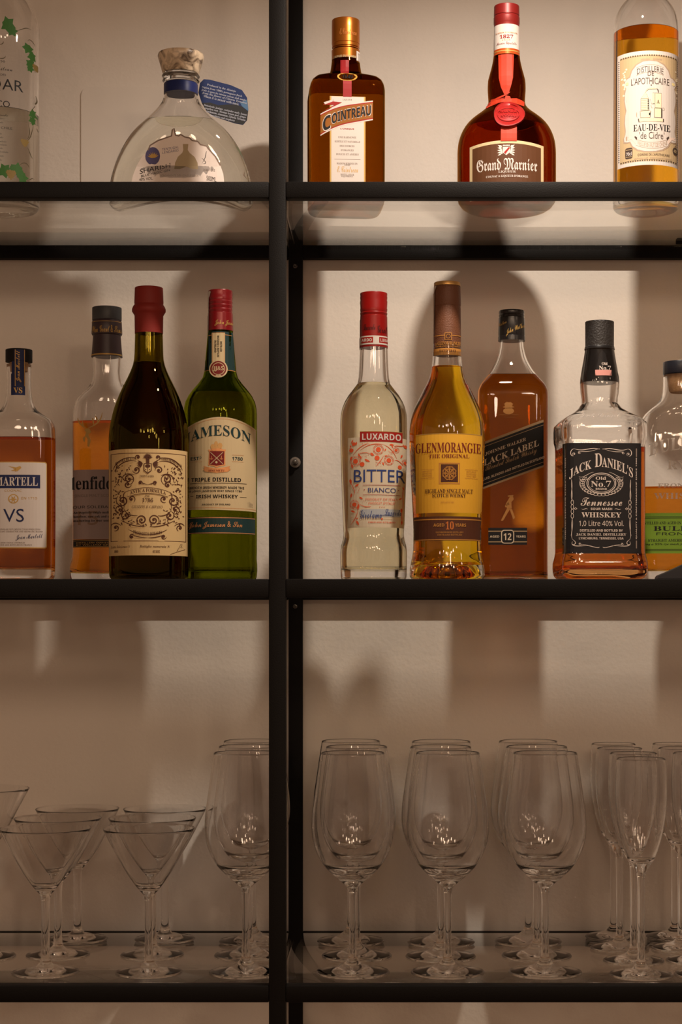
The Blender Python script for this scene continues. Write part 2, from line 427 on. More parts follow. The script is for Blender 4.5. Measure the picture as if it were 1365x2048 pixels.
for x, y, sc, a in ((75, 270, 85, .3), (130, 330, 60, 1), (310, 480, 62, 2), (350, 560, 60, .6), (335, 640, 55, 1.4), (325, 700, 45, 0), (360, 1200, 58, .4), (365, 1270, 50, 1.7),
                    (40, 1890, 80, .2), (200, 1860, 80, 2.6), (245, 1940, 62, 1), (130, 1850, 40, .5), (-60, 1890, 60, 1)): vleaf(x, y, sc, a)
grapes(400, 640, 9); grapes(270, 1520, 9); grapes(120, 1890, 11)
VN = K('vine_stem', (.08, .06, .03))
for p in (((180, 320), (260, 300), (270, 250), (340, 270)), ((395, 430), (370, 400), (330, 360), (305, 400)), ((410, 980), (440, 1080), (380, 1090), (350, 1170)), ((310, 1320), (330, 1400), (330, 1450), (300, 1500)),
          ((365, 1330), (350, 1420), (340, 1480), (290, 1530)), ((300, 1590), (330, 1640), (330, 1670), (360, 1700)), ((210, 1820), (260, 1750), (310, 1770), (320, 1820)), ((280, 1950), (330, 1980), (340, 1900), (380, 1930)),
          ((-20, 500), (30, 500), (40, 480), (35, 460)), ((-30, 650), (20, 660), (60, 650), (60, 620)), ((415, 1340), (440, 1370), (430, 1400), (430, 1420))): L.bez(*p, 9, VN)
L.text('AR', 25, 255, 875, 995, 'plain', BLK); L.text('Q', -130, 10, 875, 1020, 'plain', BLK); L.text('CO', -40, 108, 1118, 1188, 'plain', BLK)
L.text('Chilean', -60, 135, 745, 785, 'script', BLK); L.text('750', -20, 55, 672, 695, 'plain', BLK); L.text('PISCO DES', -110, 65, 820, 842, 'plain', BLK)
L.text('DE CHILE', -60, 135, 1405, 1432, 'plain', BLK); L.text('Elaborado', -90, 85, 1262, 1290, 'script', BLK)
for y, x in ((1320, 50), (1365, 35), (1490, 20), (1530, 35), (1575, 70), (1610, 75), (1650, 30), (1690, 90), (1735, 40), (1780, 20)): L.text('fermentado y destilado', x - 260, x, y - 14, y + 10, 'ital', BLK)
L.build('painted_vine_print', r_, 'green vine leaves, gold grapes and dark lettering printed on the glass')

# --- gin bottle
GIN = glass('pale_gin', (.965, .955, .91), .907)
r_, S = bottle('gin_bottle', 'wide bell-shaped clear gin bottle with stone-like stopper and blue neck ribbon', 362, .14, TOP,
    [(440, 143), (415, 144), (390, 143), (363, 140), (332, 131.5), (300, 118), (277, 103.5), (262, 91), (249, 77), (235, 62), (221, 49), (208, 39), (197, 34.5), (185, 33), (168, 33), (160, 34)], CLEAR, GIN, 248, ratio=.36, n=2.6, bt=.012, arch=.016, rb=.01)
cs = Surf(363, .14, TOP, [(166, 33), (163, 37), (158, 35), (154, 38), (149, 35.5), (146, 35)], smooth=False)
lathe('glass_collar', cs, 146, 168, CLEAR, r_)
STONE = mat('marbled_cork', (.62, .47, .32), .35, 0, .6)
nt = STONE.node_tree; tc = nt.nodes.new('ShaderNodeTexCoord'); nz = nt.nodes.new('ShaderNodeTexNoise'); nz.inputs['Scale'].default_value = 55; nz.inputs['Detail'].default_value = 8; nz.inputs['Distortion'].default_value = 1.5
cr = nt.nodes.new('ShaderNodeValToRGB'); cr.color_ramp.elements[0].position = .36; cr.color_ramp.elements[0].color = (.10, .06, .035, 1); cr.color_ramp.elements[1].position = .56; cr.color_ramp.elements[1].color = (.72, .57, .40, 1)
nt.links.new(tc.outputs['Object'], nz.inputs[0]); nt.links.new(nz.outputs['Fac'], cr.inputs[0]); nt.links.new(cr.outputs[0], nt.nodes['Principled BSDF'].inputs['Base Color'])
cs = Surf(363, .14, TOP, [(150, 34), (146, 37), (120, 44.5), (114, 46), (109.5, 45)], smooth=False); lathe('stopper', cs, 109, 150, STONE, r_)
cs2 = Surf(363, .14, TOP, [(192, 34), (168, 34)], smooth=False); RIB = K('ribbon_blue', (.018, .028, .12), .4)
lathe('neck_ribbon', cs2, 169, 190, RIB, r_)
L = Label(S, C1); SILV = K('label_silver', (.80, .70, .63), .45)
top = [(750, 760), (760, 735), (800, 712), (845, 697), (868, 690), (872, 660), (880, 652), (888, 686), (905, 690), (915, 683), (935, 695), (960, 700), (972, 712), (1000, 716), (1015, 732), (1045, 738), (1055, 752), (1090, 790), (1115, 835), (1130, 880), (1138, 960), (660, 960), (672, 890), (695, 830), (720, 790)]
L.poly(top, SILV, 1)
L.stroke(top[:19], 7, K('ink_taupe', (.25, .18, .14)), 2)
PUR = K('ink_indigo', (.10, .09, .20)); L.disc(773, 790, 37, PUR, 2, ry=46)
for k in range(7): L.leaf(775, 800, 32, -PI * (.15 + .12 * k), 8, GOLD, 3)
L.poly([(925, 730), (953, 730), (950, 760), (960, 775), (985, 795), (1000, 825), (1002, 858), (975, 858), (943, 845), (910, 858), (882, 858), (886, 825), (900, 795), (922, 775), (928, 760)], K('label_khaki', (.42, .33, .20)), 2)
sl = lambda x, y: (x, y - (x - 710) * .20)
L.text('SHARISH', 708, 862, 856, 881, 'plain', BLK, 2, sl); L.text('BLUE MAGIC GIN', 715, 860, 887, 899, 'plain', BLK, 2, sl)
L.text('TENTUGAL', 820, 905, 752, 764, 'sans', PUR, 2, lambda x, y: (x, y - (x - 820) * .15)); L.text('LENDARIO', 822, 903, 768, 780, 'sans', PUR, 2, lambda x, y: (x, y - (x - 820) * .15))
L.text('40% VOL.', 705, 775, 902, 916, 'plain', BLK, 2, lambda x, y: (x, y - (x - 710) * .1)); L.text('500ML', 1045, 1095, 890, 914, 'plain', BLK, 2, lambda x, y: (x, y + (x - 1045) * .15))
L.text('LONDAMENTE DRY GIN SUPERIOR', 812, 1005, 886, 896, 'sans', K('ink_faint', (.36, .29, .24)), 2); L.bez((1022, 825), (1045, 800), (1040, 770), (1046, 764), 3, BLK); L.bez((1022, 800), (1045, 822), (1050, 830), (1020, 830), 3, BLK)
L.text('2040-1212', 1027, 1088, 856, 868, 'sansb', GREYINK)
L.build('bottle_label', r_)
# hanging tag, a thin card curving away from the neck
vs, fs = [], []; outl = [(1004, 470), (1012, 420), (1030, 398), (1060, 396), (1160, 408), (1215, 425), (1240, 460), (1246, 520), (1240, 575), (1220, 602), (1180, 600), (1080, 580), (1045, 560), (1020, 520)]
dd = .14 - .036
tv = lambda x, y, off: (wx(x / 2.528, dd) - r_.location.x, dd - .14 - off + (x - 1010) * .00012, wz(y / 2.528, dd) - TOP)
bm = bmesh.new(); f = bm.faces.new([bm.verts.new(tv(x, y, 0)) for x, y in outl]); e = bmesh.ops.extrude_face_region(bm, geom=[f])
bmesh.ops.translate(bm, verts=[v for v in e['geom'] if isinstance(v, bmesh.types.BMVert)], vec=(0, .0008, 0)); bmesh.ops.recalc_face_normals(bm, faces=bm.faces[:])
me = bpy.data.meshes.new('neck_tag'); bm.to_mesh(me); bm.free(); tg = link_mesh('neck_tag', me, [K('tag_blue', (.010, .022, .085), .7)], r_); tg['label'] = 'blue card tag with a castle silhouette and pale lettering'
VS, FS, MI = [], [], []
def tagpoly(pts, off, mi, faces=None):
    b0 = len(VS); VS.extend([tv(x, y, off) for x, y in pts]); FS.extend([tuple(b0 + i for i in f) for f in (faces or [tuple(range(len(pts)))])]); MI.extend([mi] * len(faces or [1]))
tagpoly([(1022, 520), (1060, 512), (1100, 520), (1150, 508), (1180, 505), (1190, 488), (1195, 505), (1215, 510), (1245, 530), (1240, 575), (1220, 600), (1180, 598), (1080, 578), (1045, 558)], .0003, 0)
tagpoly([(1240, 470), (1246, 520), (1245, 528), (1215, 508), (1205, 490)], .0002, 2)
for i, (t_, x0, x1, y) in enumerate((('Produced in the Alentejo', 1045, 1185, 425), ('region from 100% portuguese fresh', 1022, 1215, 442), ('fruit, it goes its intense colour and magic', 1018, 1235, 458), ('from the flower of Clitoria Ternatea', 1022, 1238, 472), ('When it is mixed with tonic', 1030, 1200, 486),
        ('Botanicals: juniper, coriander seeds, lemon', 1030, 1238, 532), ('angelica root, Alentejo lemon peel, ginger', 1035, 1235, 546), ('cardamom, cinnamon, Clitoria Ternatea', 1042, 1232, 560), ('strawberry and raspberry', 1060, 1180, 576))):
    V, F = text_geo(t_, 'serifit'); ax = min(v[0] for v in V); bx = max(v[0] for v in V); ay = min(v[1] for v in V); by = max(v[1] for v in V)
    tagpoly([(x0 + (x1 - x0) * (v[0] - ax) / (bx - ax), y + 9 - 13 * (v[1] - ay) / (by - ay) + (x0 - 1020 + (v[0] - ax) / (bx - ax) * (x1 - x0)) * .10 - 6) for v in V], .0006, 1, F)
me = bpy.data.meshes.new('tag_print'); me.from_pydata(VS, [], FS); me.update()
for p, i in zip(me.polygons, MI): p.material_index = i
link_mesh('tag_print', me, [BLK, K('tag_lettering', (.35, .36, .42)), K('tag_skyblue', (.05, .12, .22))], tg)

# --- square amber orange liqueur
AMB = glass('amber_glass', (.50, .265, .045)); AMBL = glass('amber_liqueur', (.96, .86, .55), .907)
r_, S = bottle('liqueur_bottle', 'square amber glass liqueur bottle with copper-orange cap and diagonal banner label', 692, .15, TOP,
    [(440, 73), (405, 74.5), (215, 75), (195, 75), (180, 72), (170, 66), (163, 55), (158, 42), (154, 34), (148, 31.5), (124, 28), (100, 26)], AMB, AMBL, 180, n=6.5, ratio=1, ang=.10, rb=.008)
OR = mat('orange_cap_metal', (.50, .155, .02), .28, .75)
cs = Surf(690, .15, TOP, [(122, 28), (103, 28.3), (102, 25.5), (98, 25.5), (97, 27.5), (91, 27.5), (90.4, 27), (89.6, 28), (60, 28), (43, 27.8)], smooth=False)
lathe('cap', cs, 42, 122, OR, r_)
L = Label(cs, C2, .0002)
L.text('DEPUIS DU MONDE', 405, 545, 358, 372, 'sansb', CREAM); L.text('E.Cointreau', 440, 550, 185, 225, 'script', K('cap_engraving', (.45, .15, .03))); L.rect(550, 325, 592, 395, WHITE, 1); L.text('III', 560, 585, 335, 385, 'sans', GREYINK)
L.build('cap_print', r_)
L = Label(S, C2); RIBR = K('ribbon_crimson', (.26, .016, .018), .4)
L.rect(460, 394, 514, 505, RIBR, 1); L.rect(476, 540, 532, 636, RIBR, 1); L.disc(504, 522, 66, K('seal_gold', (.45, .26, .05), .35), 2, ry=20); L.text('1849', 470, 540, 514, 530, 'sansb', BLK, 3)
L.build('neck_ribbon', r_, 'crimson ribbon with a small oval gold seal')
L = Label(S, C2)
L.rect(390, 632, 622, 1300, GOLD, 0); L.rect(400, 634, 612, 1300, WHITE, 1)
bn = lambda x: 655 + (675 - x) * .16 + max(0, 520 - x) ** 2 * .0011
up = [(x, bn(x) - 2) for x in range(330, 678, 20)]; dn = [(x, bn(x) + 125 + max(0, 675 - x) * .05) for x in range(330, 678, 20)]
L.poly(up + dn[::-1], WHITE, 2)
L.poly([(x, y + 8) for x, y in up] + [(x, y - 8) for x, y in dn[::-1]], RED, 3); L.poly([(x, y + 15) for x, y in up] + [(x, y - 15) for x, y in dn[::-1]], K('banner_amber', (.24, .08, .006)), 4)
L.poly([(348, 688), (412, 655), (412, 668), (470, 672), (335, 740), (420, 690), (348, 690)], RED, 4); L.poly([(350, 675), (410, 655), (410, 668), (360, 688)], WHITE, 5)
wp = lambda x, y: (x, y + bn(x) - 655 + (660 - x) * .04)
L.text('OINTREAU', 400, 660, 678, 750, 'sansb', WHITE, 5, lambda x, y: wp(x, y)); L.text('C', 342, 400, 672, 775, 'sansb', WHITE, 5, wp)
L.text('OINTREAU', 403, 657, 682, 746, 'sansb', BLK, 7, wp); L.text('C', 346, 396, 678, 768, 'sansb', BLK, 7, wp)
for t_, a, b_, y, st_, m_ in (('LIQUEUR', 475, 535, 648, 'serif', GREYINK), ("L'UNIQUE", 460, 548, 838, 'sansb', RED), ('UNE HARMONIE', 445, 562, 892, 'serif', GREYINK), ('SUBTILE ET NATURELLE', 422, 588, 920, 'serif', GREYINK), ('DES ECORCES', 455, 550, 948, 'serif', GREYINK),
        ("D'ORANGES", 462, 545, 975, 'serif', GREYINK), ('DOUCES ET AMERES', 432, 578, 1002, 'serif', GREYINK), ('MAISON FONDEE EN', 435, 570, 1062, 'serif', GREYINK), ('1849', 485, 522, 1070, 'serif', GREYINK), ('DISTILLATEUR', 460, 548, 1134, 'serif', GREYINK), ('LIQUORISTE', 465, 540, 1146, 'serif', GREYINK)):
    L.text(t_, a, b_, y, y + 12, st_, m_, 2)
L.text('E. Cointreau', 438, 575, 1085, 1125, 'script', GOLD, 2); L.rect(420, 1040, 590, 1042, GREYINK, 2)
L.build('bottle_label', r_)

# --- round cognac orange liqueur
BRN = glass('brown_glass', (.53, .27, .07)); RDL = glass('red_brown_liqueur', (.82, .36, .10), .907)
r_, S = bottle('liqueur_bottle', 'round-bellied brown liqueur bottle with red ribbon, wax seal and brown label', 1014, .145, TOP,
    [(441, 92), (425, 97), (400, 98.5), (310, 98.5), (290, 97), (272, 92), (255, 83), (240, 69), (228, 53), (218, 42), (208, 36.5), (195, 37), (180, 38), (165, 37.5), (150, 34), (135, 30), (120, 27), (105, 25.5), (60, 24)], BRN, RDL, 263, rb=.016, bt=.012)
REDC = mat('red_cap', (.22, .012, .010), .4, .2)
pr = []
cs = Surf(1009, .145, TOP, [(56, 25), (50, 25.5), (49, 26), (37, 26), (36, 25), (34, 24.6), (33, 25.6), (15, 25.2)], smooth=False)
lathe('cap', cs, 13.5, 56, REDC, r_)
cs = Surf(1010, .145, TOP, [(113, 26), (53, 25)], smooth=False); lathe('neck_sleeve', cs, 53, 113, WHITE, r_)
L = Label(cs, C3, .0002); L.rect(294, 272, 438, 302, K('band_copper', (.60, .10, .02), .3, .4), 1); L.rect(294, 283, 438, 288, GOLD, 2)
L.text('1827', 328, 402, 196, 216, 'serif', RED); L.text('MAISON FONDEE EN', 305, 425, 180, 188, 'serif', COPPER); L.text('A PARIS', 340, 385, 222, 229, 'serif', COPPER); L.text('Marnier Lapostolle', 310, 420, 236, 256, 'script', DRED)
L.build('neck_sleeve_print', r_)
RB = mat('scarlet_ribbon', (.38, .030, .010), .55, 0, .2)
L = Label(S, C3, .0006)
L.poly([(332, 308), (416, 308), (412, 440), (400, 490), (385, 535), (365, 535), (345, 490), (334, 440)], RB, 1); L.poly([(372, 560), (400, 560), (434, 700), (434, 800), (344, 800), (346, 700)], RB, 1)
L.poly([(262, 548), (330, 552), (380, 560), (430, 552), (474, 560), (473, 600), (430, 590), (385, 575), (330, 585), (263, 605)], RB, 2)
for q in (565, 578, 590): L.bez((264, q), (320, q - 4), (350, q - 12), (380, q - 12), 3, RED, 3)
L.poly([(372, 540), (395, 545), (420, 610), (355, 612)], RB, 4); L.bez((262, 575), (320, 550), (360, 550), (395, 520), 10, RB, 4)
L.build('ribbon', r_, 'scarlet ribbon tied round the neck')
# wax seal: a lumpy disc on the shoulder
def blob(name, surf, cx, cy_, r, th, m, parent, seg=28):
    vs, fs = [], []; rings = ((1.0, -.001), (1.04, th * .5), (.96, th), (.80, th * .95), (.74, th * .55), (.4, th * .6), (.1, th * .65))
    for k, (q, h) in enumerate(rings):
        for i in range(seg):
            a = 2 * PI * i / seg; rr = r * q * (1 + (.05 * math.sin(3 * a + 1) if k < 4 else 0)); vs.append(surf.place(cx + rr * math.cos(a), cy_ + rr * .88 * math.sin(a), h))
    for j in range(len(rings) - 1):
        for i in range(seg): i2 = (i + 1) % seg; fs.append((j * seg + i, (j + 1) * seg + i, (j + 1) * seg + i2, j * seg + i2))
    fs.append(tuple((len(rings) - 1) * seg + i for i in reversed(range(seg)))); return pydata(name, vs, fs, m, parent, 60)
sl_ = blob('wax_seal', S, 1018, 234, 29, .005, mat('wax_red', (.24, .010, .009), .3), r_)
L = Label(S, C3, .0044); DK = mat('wax_relief', (.30, .01, .01), .35)
L.text('MARNIER', 340, 430, 640, 655, 'serif', DK); L.text('LAPOSTOLLE', 335, 440, 662, 676, 'serif', DK); L.ell(386, 662, 56, 34, 3, DK); L.build('seal_relief', r_)
L = Label(S, C3)
bw = lambda x, y: (x, y)
def arch_rect(x0, y0, x1, y1, k, m, layer):
    xc = (x0 + x1) / 2; L.poly([(x, y0 + k * ((x - xc) / (x1 - xc)) ** 2) for x in [x0 + (x1 - x0) * i / 12 for i in range(13)]] + [(x1, y1), (x0, y1)], m, layer)
arch_rect(170, 796, 584, 1115, 14, CREAM, 0); arch_rect(186, 812, 569, 1115, 12, K('field_brown', (.085, .032, .012)), 1)
L.poly([(355, 832), (396, 832), (396, 862), (375, 878), (355, 862)], WHITE, 2); L.poly([(362, 862), (390, 832), (396, 838), (370, 872)], RED, 3)
for s_ in (-1, 1):
    for k in range(5): L.leaf(375 + s_ * 26, 832 + k * 9, 24, (0 if s_ > 0 else PI) + (k - 2) * .25 * s_, 9, OFFW, 2)
    L.disc(375 + s_ * 32, 830, 8, OFFW, 2, n=10); L.stroke([(375 + s_ * 24, 870), (375 + s_ * 30, 840)], 9, OFFW, 2)
for k in range(5): L.disc(359 + k * 8, 824, 4, OFFW, 2, n=8)
L.text('Grand Marnier', 210, 548, 892, 962, 'fraktur', WHITE, 2)
L.text('LIQUEUR', 331, 428, 964, 979, 'serif', WHITE, 2); L.text("COGNAC & LIQUEUR D'ORANGE", 262, 497, 988, 1003, 'serif', WHITE, 2)
L.text('DEPUIS 1827', 310, 450, 1040, 1060, 'serif', OFFW, 2)
L.build('bottle_label', r_)

# --- cider brandy
CID = glass('golden_brandy', (.94, .66, .16), .907)
r_, S = bottle('brandy_bottle', 'straight clear round-shouldered bottle of golden cider brandy with ornate label', 1293, .15, TOP,
    [(440, 64), (420, 66), (60, 64.5), (45, 63), (30, 59), (15, 51), (5, 43), (-5, 32), (-15, 22), (-30, 16), (-90, 15)], CLEAR, CID, 69, bt=.024, rb=.007, t=.0022)
cs = Surf(1293, .15, TOP, [(-60, 18), (-110, 18)], smooth=False); lathe('cap', cs, -110, -60, BLK, r_)
L = Label(S, E5)
X0, X1, Y0, Y1 = 88, 1045, 100, 1898
L.rect(X0, Y0, X1, Y1, WHITE, 0); L.rect(X0 + 40, Y0 + 60, X1 - 30, Y1 - 60, TAN, 1)
TRI = K('ink_charcoal', (.06, .04, .03))
for i in range(24):
    x = X0 + 45 + i * 37
    L.poly([(x, Y0 + 82), (x + 30, Y0 + 82), (x + 15, Y0 + 55)], TRI, 2); L.poly([(x, Y1 - 84), (x + 30, Y1 - 84), (x + 15, Y1 - 58)], TRI, 2)
for i in range(50):
    y = Y0 + 90 + i * 32.5
    for x in (X0 + 26, X1 - 24): L.poly([(x - 9, y), (x + 9, y + 9), (x - 9, y + 20)], TRI, 2)
GB = K('print_taupe', (.36, .26, .18))
def cart(g, m, layer):
    cx = 600; P = []
    half = [(0, 262), (110, 272), (210, 320), (280, 400), (312, 500), (350, 512), (388, 545), (398, 600), (372, 660), (390, 740), (395, 850), (378, 960), (368, 1010), (385, 1080), (392, 1200), (378, 1330), (385, 1390), (405, 1440), (400, 1500), (350, 1515), (310, 1510), (270, 1590), (190, 1650), (90, 1680), (0, 1685)]
    P = [(cx + x + (g if x else 0), y + (g if y > 900 else -g)) for x, y in half] + [(cx - x - (g if x else 0), y + (g if y > 900 else -g)) for x, y in half[::-1][1:-1]]
    L.poly(P, m, layer)
cart(16, GB, 2); cart(0, WHITE, 3)
a1 = lambda x, y: (x, y + ((x - 600) / 220) ** 2 * 45)
L.text('DISTILLERIE', 395, 805, 340, 430, 'plain', TRI, 4, a1); L.text('DE', 562, 660, 430, 498, 'plain', TRI, 4)
L.stroke([a1(x, 320) for x in range(385, 830, 30)], 5, GB, 4); L.stroke([a1(x, 440) for x in range(385, 830, 30)], 5, GB, 4)
L.text("L'APOTHICAIRE", 305, 895, 522, 630, 'plain', TRI, 4); L.disc(617, 645, 12, TRI, 4, n=5)
for x in (410, 1 + 430): pass
L.text('EAU-DE-VIE', 340, 912, 1255, 1362, 'serif', BLK, 4); L.text("'de Cidre'", 432, 820, 1375, 1490, 'plain', TRI, 4)
a2 = lambda x, y: (x, y - ((x - 625) / 240) ** 2 * 60)
L.text('VIEILLIE EN FUT DE CHENE', 400, 862, 1560, 1622, 'plain', GB, 4, a2); L.stroke([a2(x, 1545) for x in range(380, 890, 30)], 5, GB, 4); L.stroke([a2(x, 1640) for x in range(380, 890, 30)], 5, GB, 4)
for s_ in (-1, 1):
    L.poly([(625 + s_ * 240, 1500), (625 + s_ * 300, 1440), (625 + s_ * 375, 1425), (625 + s_ * 350, 1450), (625 + s_ * 375, 1480), (625 + s_ * 310, 1480), (625 + s_ * 250, 1560)], K('banner_pink', (.66, .52, .44)), 4)
    L.poly([(625 + s_ * 225, 1460), (625 + s_ * 262, 1430), (625 + s_ * 268, 1450), (625 + s_ * 235, 1500)], TRI, 5); L.disc(600 + s_ * 358, 590, 24, K('moon_yellow', (.75, .62, .3)), 4)
# still on the label
SP = K('print_sand', (.72, .57, .38))
def ob(pts, m=SP): L.poly(pts, TRI, 5); cxx = sum(p[0] for p in pts) / len(pts); cyy = sum(p[1] for p in pts) / len(pts); L.poly([(cxx + (x - cxx) * .92, cyy + (y - cyy) * .94) for x, y in pts], m, 6)
ob([(410, 1165), (810, 1165), (810, 1215), (420, 1220)]); ob([(440, 1050), (610, 1050), (600, 1155), (450, 1155)]); ob([(455, 855), (575, 855), (585, 1050), (455, 1050)]); ob([(500, 790), (550, 790), (575, 855), (455, 855)]); ob([(512, 765), (540, 765), (550, 800), (500, 800)])
ob([(672, 765), (775, 765), (775, 1005), (672, 1005)]); ob([(660, 1005), (780, 1005), (780, 1150), (660, 1150)]); ob([(637, 765), (668, 765), (668, 940), (637, 940)])
for y in range(880, 1040, 28): L.stroke([(460, y), (545, y + 4)], 4, GB, 7); L.rect(560, y - 8, 580, y + 8, BLK, 7)
L.rect(768, 1010, 784, 1150, BLK, 7); L.rect(580, 1080, 602, 1120, BLK, 7)
L.bez((525, 765), (545, 680), (640, 705), (700, 700), 20, TRI, 5); L.bez((525, 765), (545, 680), (640, 705), (700, 700), 13, SP, 6); L.bez((700, 700), (725, 705), (725, 740), (725, 765), 16, TRI, 5)
L.bez((590, 870), (620, 860), (600, 950), (640, 945), 6, GB, 6); L.bez((600, 970), (640, 960), (600, 1010), (640, 1000), 6, GB, 6); L.text('A', 700, 745, 870, 930, 'serif', TRI, 7); L.ell(800, 1010, 20, 20, 4, GB, 6); L.bez((400, 1140), (380, 1100), (400, 1080), (390, 1060), 12, GB, 6)
for s_ in (-1, 1):
    for k in range(7): L.leaf(617 + s_ * (25 + k * 20), 235, 26, -.6 if s_ > 0 else PI + .6, 9, GB, 2); L.leaf(617 + s_ * (25 + k * 20), 235, 26, .6 if s_ > 0 else PI - .6, 9, GB, 2)
for k in range(26):
    sx = random.choice((-1, 1)); L.disc(600 + sx * random.uniform(395, 440) if k > 8 else 600 + sx * random.uniform(330, 440), random.uniform(330, 800), random.uniform(10, 22), K('blossom_cream', (.76, .66, .48)), 2, n=7)
L.text('CIDRERIE DE L\'APOTHICAIRE', 405, 900, 1715, 1752, 'plain', TRI, 4); L.text('MATTHIEU HUET - 29360 CLOHARS CARNOET', 352, 940, 1778, 1802, 'sans', GB, 4)
L.rrect(212, 1605, 326, 1775, 30, TRI, 3); L.rect(222, 1632, 318, 1640, TAN, 4); L.rect(222, 1745, 318, 1752, TAN, 4); L.text('70cl', 228, 315, 1672, 1730, 'sansb', WHITE, 5)
L.disc(990, 1640, 42, TRI, 3, ry=62); L.text('40%', 962, 1020, 1615, 1665, 'sansb', TAN, 5); L.bez((985, 1580), (980, 1560), (1000, 1540), (1015, 1545), 10, TRI, 3)
L.build('bottle_label', r_)

# ================================================================== MIDDLE SHELF
# --- cognac
COG = glass('cognac', (.77, .40, .14), .907)
r_, S = bottle('cognac_bottle', 'clear broad-shouldered cognac bottle with black stopper and white label, leftmost of the middle shelf', 38, .12, MID,
    [(1160, 70), (1130, 71), (900, 72), (865, 71.5), (848, 69), (840, 64), (833, 54), (826, 42), (817, 33), (805, 28), (785, 25), (760, 24), (730, 24.5)], CLEAR, COG, 878, ratio=.62, n=2.8, bt=.014, rb=.007)
cs = Surf(38, .12, MID, [(725, 26.5), (701, 26.5)], smooth=False); lathe('stopper', cs, 700, 725, BLK, r_, 0)
csk = Surf(38, .12, MID, [(742, 19), (725, 20)], smooth=False); CORK = mat('cork', (.50, .28, .13), .8, 0, .2, .5, 300); lathe('cork', csk, 725.2, 744, CORK, r_, .001)
BAND = Surf(38, .12, MID, [(800, 26), (760, 25.5), (725.5, 26.5), (725, 27), (700, 27)], smooth=False)
L = Label(BAND, C4, .0004)
L.rect(90, 446, 160, 520, NAVY, 0); L.rect(76, 520, 160, 600, NAVY, 0); L.rect(72, 600, 160, 738, NAVY, 0)
for x in (96, 154): L.rect(x, 446, x + 4, 680, GOLD, 1)
L.text('VS', 88, 142, 690, 726, 'serif', GOLD, 2); L.text('Jean Martell', 102, 136, 455, 655, 'script', GOLD, 2, rot=-90)
L.build('neck_band', r_, 'navy paper band with gold edges and lettering')
L = Label(S, C4); L.rrect(-66, 1164, 300, 1718, 14, GOLD, 0); L.rrect(-62, 1170, 295, 1712, 12, WHITE, 1)
L.rect(-46, 1248, 257, 1334, NAVY, 2); L.text('MARTELL', -32, 242, 1262, 1318, 'serif', WHITE, 3)
for p in ([(52, 1192), (100, 1202), (130, 1192), (138, 1204), (112, 1226), (70, 1222), (100, 1212)], [(80, 1196), (120, 1206), (100, 1230)]): L.poly(p, GOLD, 2)
L.text('COGNAC', 30, 140, 1342, 1356, 'sans', GOLD, 2); L.text('EN 1715', 138, 238, 1390, 1406, 'sans', GOLD, 2); L.disc(86, 1402, 34, GOLD, 2, ry=30); L.disc(86, 1402, 26, WHITE, 3, ry=24)
for k in range(6): L.leaf(86, 1405, 24, k * PI / 3, 9, GOLD, 4)
L.text('VS', 22, 154, 1466, 1550, 'plain', NAVY, 2)
for t_, y, x0, x1 in (('DISTILLATION OF EXCLUSIVELY CLEAR WINES GIVES', 1592, -50, 258), ('ITS ELEGANT CHARACTER AND AROMATIC BLEND', 1606, -50, 272), ('APPELLATION COGNAC CONTROLEE', 1678, -40, 160), ('PRODUCED AND BOTTLED IN FRANCE', 1692, -48, 205)): L.text(t_, x0, x1, y, y + 10, 'serif', GREYINK, 2)
L.text('Jean Martell', 100, 272, 1628, 1668, 'script', NAVY, 2, lambda x, y: (x, y - (x - 180) * .06))
L.build('bottle_label', r_)
# --- scotch with stag
GF = glass('straw_whisky', (.87, .50, .11), .907)
r_, S = bottle('whisky_bottle', 'clear whisky bottle with black sleeve and gold stag, behind the dark vermouth bottle', 214, .205, MID,
    [(1160, 72), (1140, 74), (1128, 73), (1118, 69), (1100, 67.5), (840, 68), (822, 67), (805, 63), (792, 53), (782, 43), (772, 34), (760, 29), (745, 27), (725, 28), (700, 29), (660, 24)], CLEAR, GF, 845, ratio=.55, n=2.6, bt=.012)
DKG = mat('charcoal_cap', (.03, .032, .036), .5); PLM = mat('plum_sleeve', (.035, .018, .022), .45)
cs = Surf(214.5, .205, MID, [(715, 31), (700, 29.5), (672, 27.5), (671, 29.5), (668, 30.5), (645, 29.5), (643, 28.5), (641, 29.3), (617, 29.3)], smooth=False)
lathe('cap', cs, 616, 642, DKG, r_); lathe('neck_sleeve', cs, 642.2, 715, PLM, r_)
L = Label(cs, C4, .0003); L.text('Wm Grant & Sons', 592, 778, 288, 334, 'script', GOLD); L.rect(578, 470, 785, 478, GOLD, 1); L.rect(590, 262, 780, 265, GOLD, 1); L.build('neck_sleeve_print', r_)
L = Label(S, C4)
L.poly([(530, 1010), (545, 1000), (552, 975), (540, 960), (560, 950), (575, 955), (585, 975), (568, 990), (582, 1030), (572, 1072), (560, 1062), (562, 1020), (548, 1000), (545, 1040), (535, 1030)], GOLD, 1)
for p in (((558, 955), (520, 930), (500, 910), (500, 880)), ((540, 940), (530, 930), (528, 915), (530, 900)), ((565, 950), (610, 930), (650, 910), (655, 850)), ((600, 935), (600, 910), (595, 890), (590, 885)), ((630, 918), (625, 900), (618, 880), (610, 870))): L.bez(*p, 9, GOLD, 1)
GP = K('label_mauve', (.34, .26, .24)); L.rect(470, 1215, 900, 1660, GP, 0); L.rect(470, 1662, 900, 1712, BLK, 0)
for y in (1668, 1706): L.rect(470, y, 900, y + 3, GOLD, 1)
L.text('Glenfiddich', 395, 840, 1258, 1342, 'serif', BLK, 2); L.text('SINGLE MALT SCOTCH WHISKY', 480, 860, 1372, 1390, 'plain', GREYINK, 2); L.text('OUR SOLERA FIFTEEN', 470, 840, 1445, 1462, 'sans', BLK, 2); L.text('15', 500, 630, 1480, 1570, 'plain', K('print_brown_soft', (.26, .17, .12)), 1)
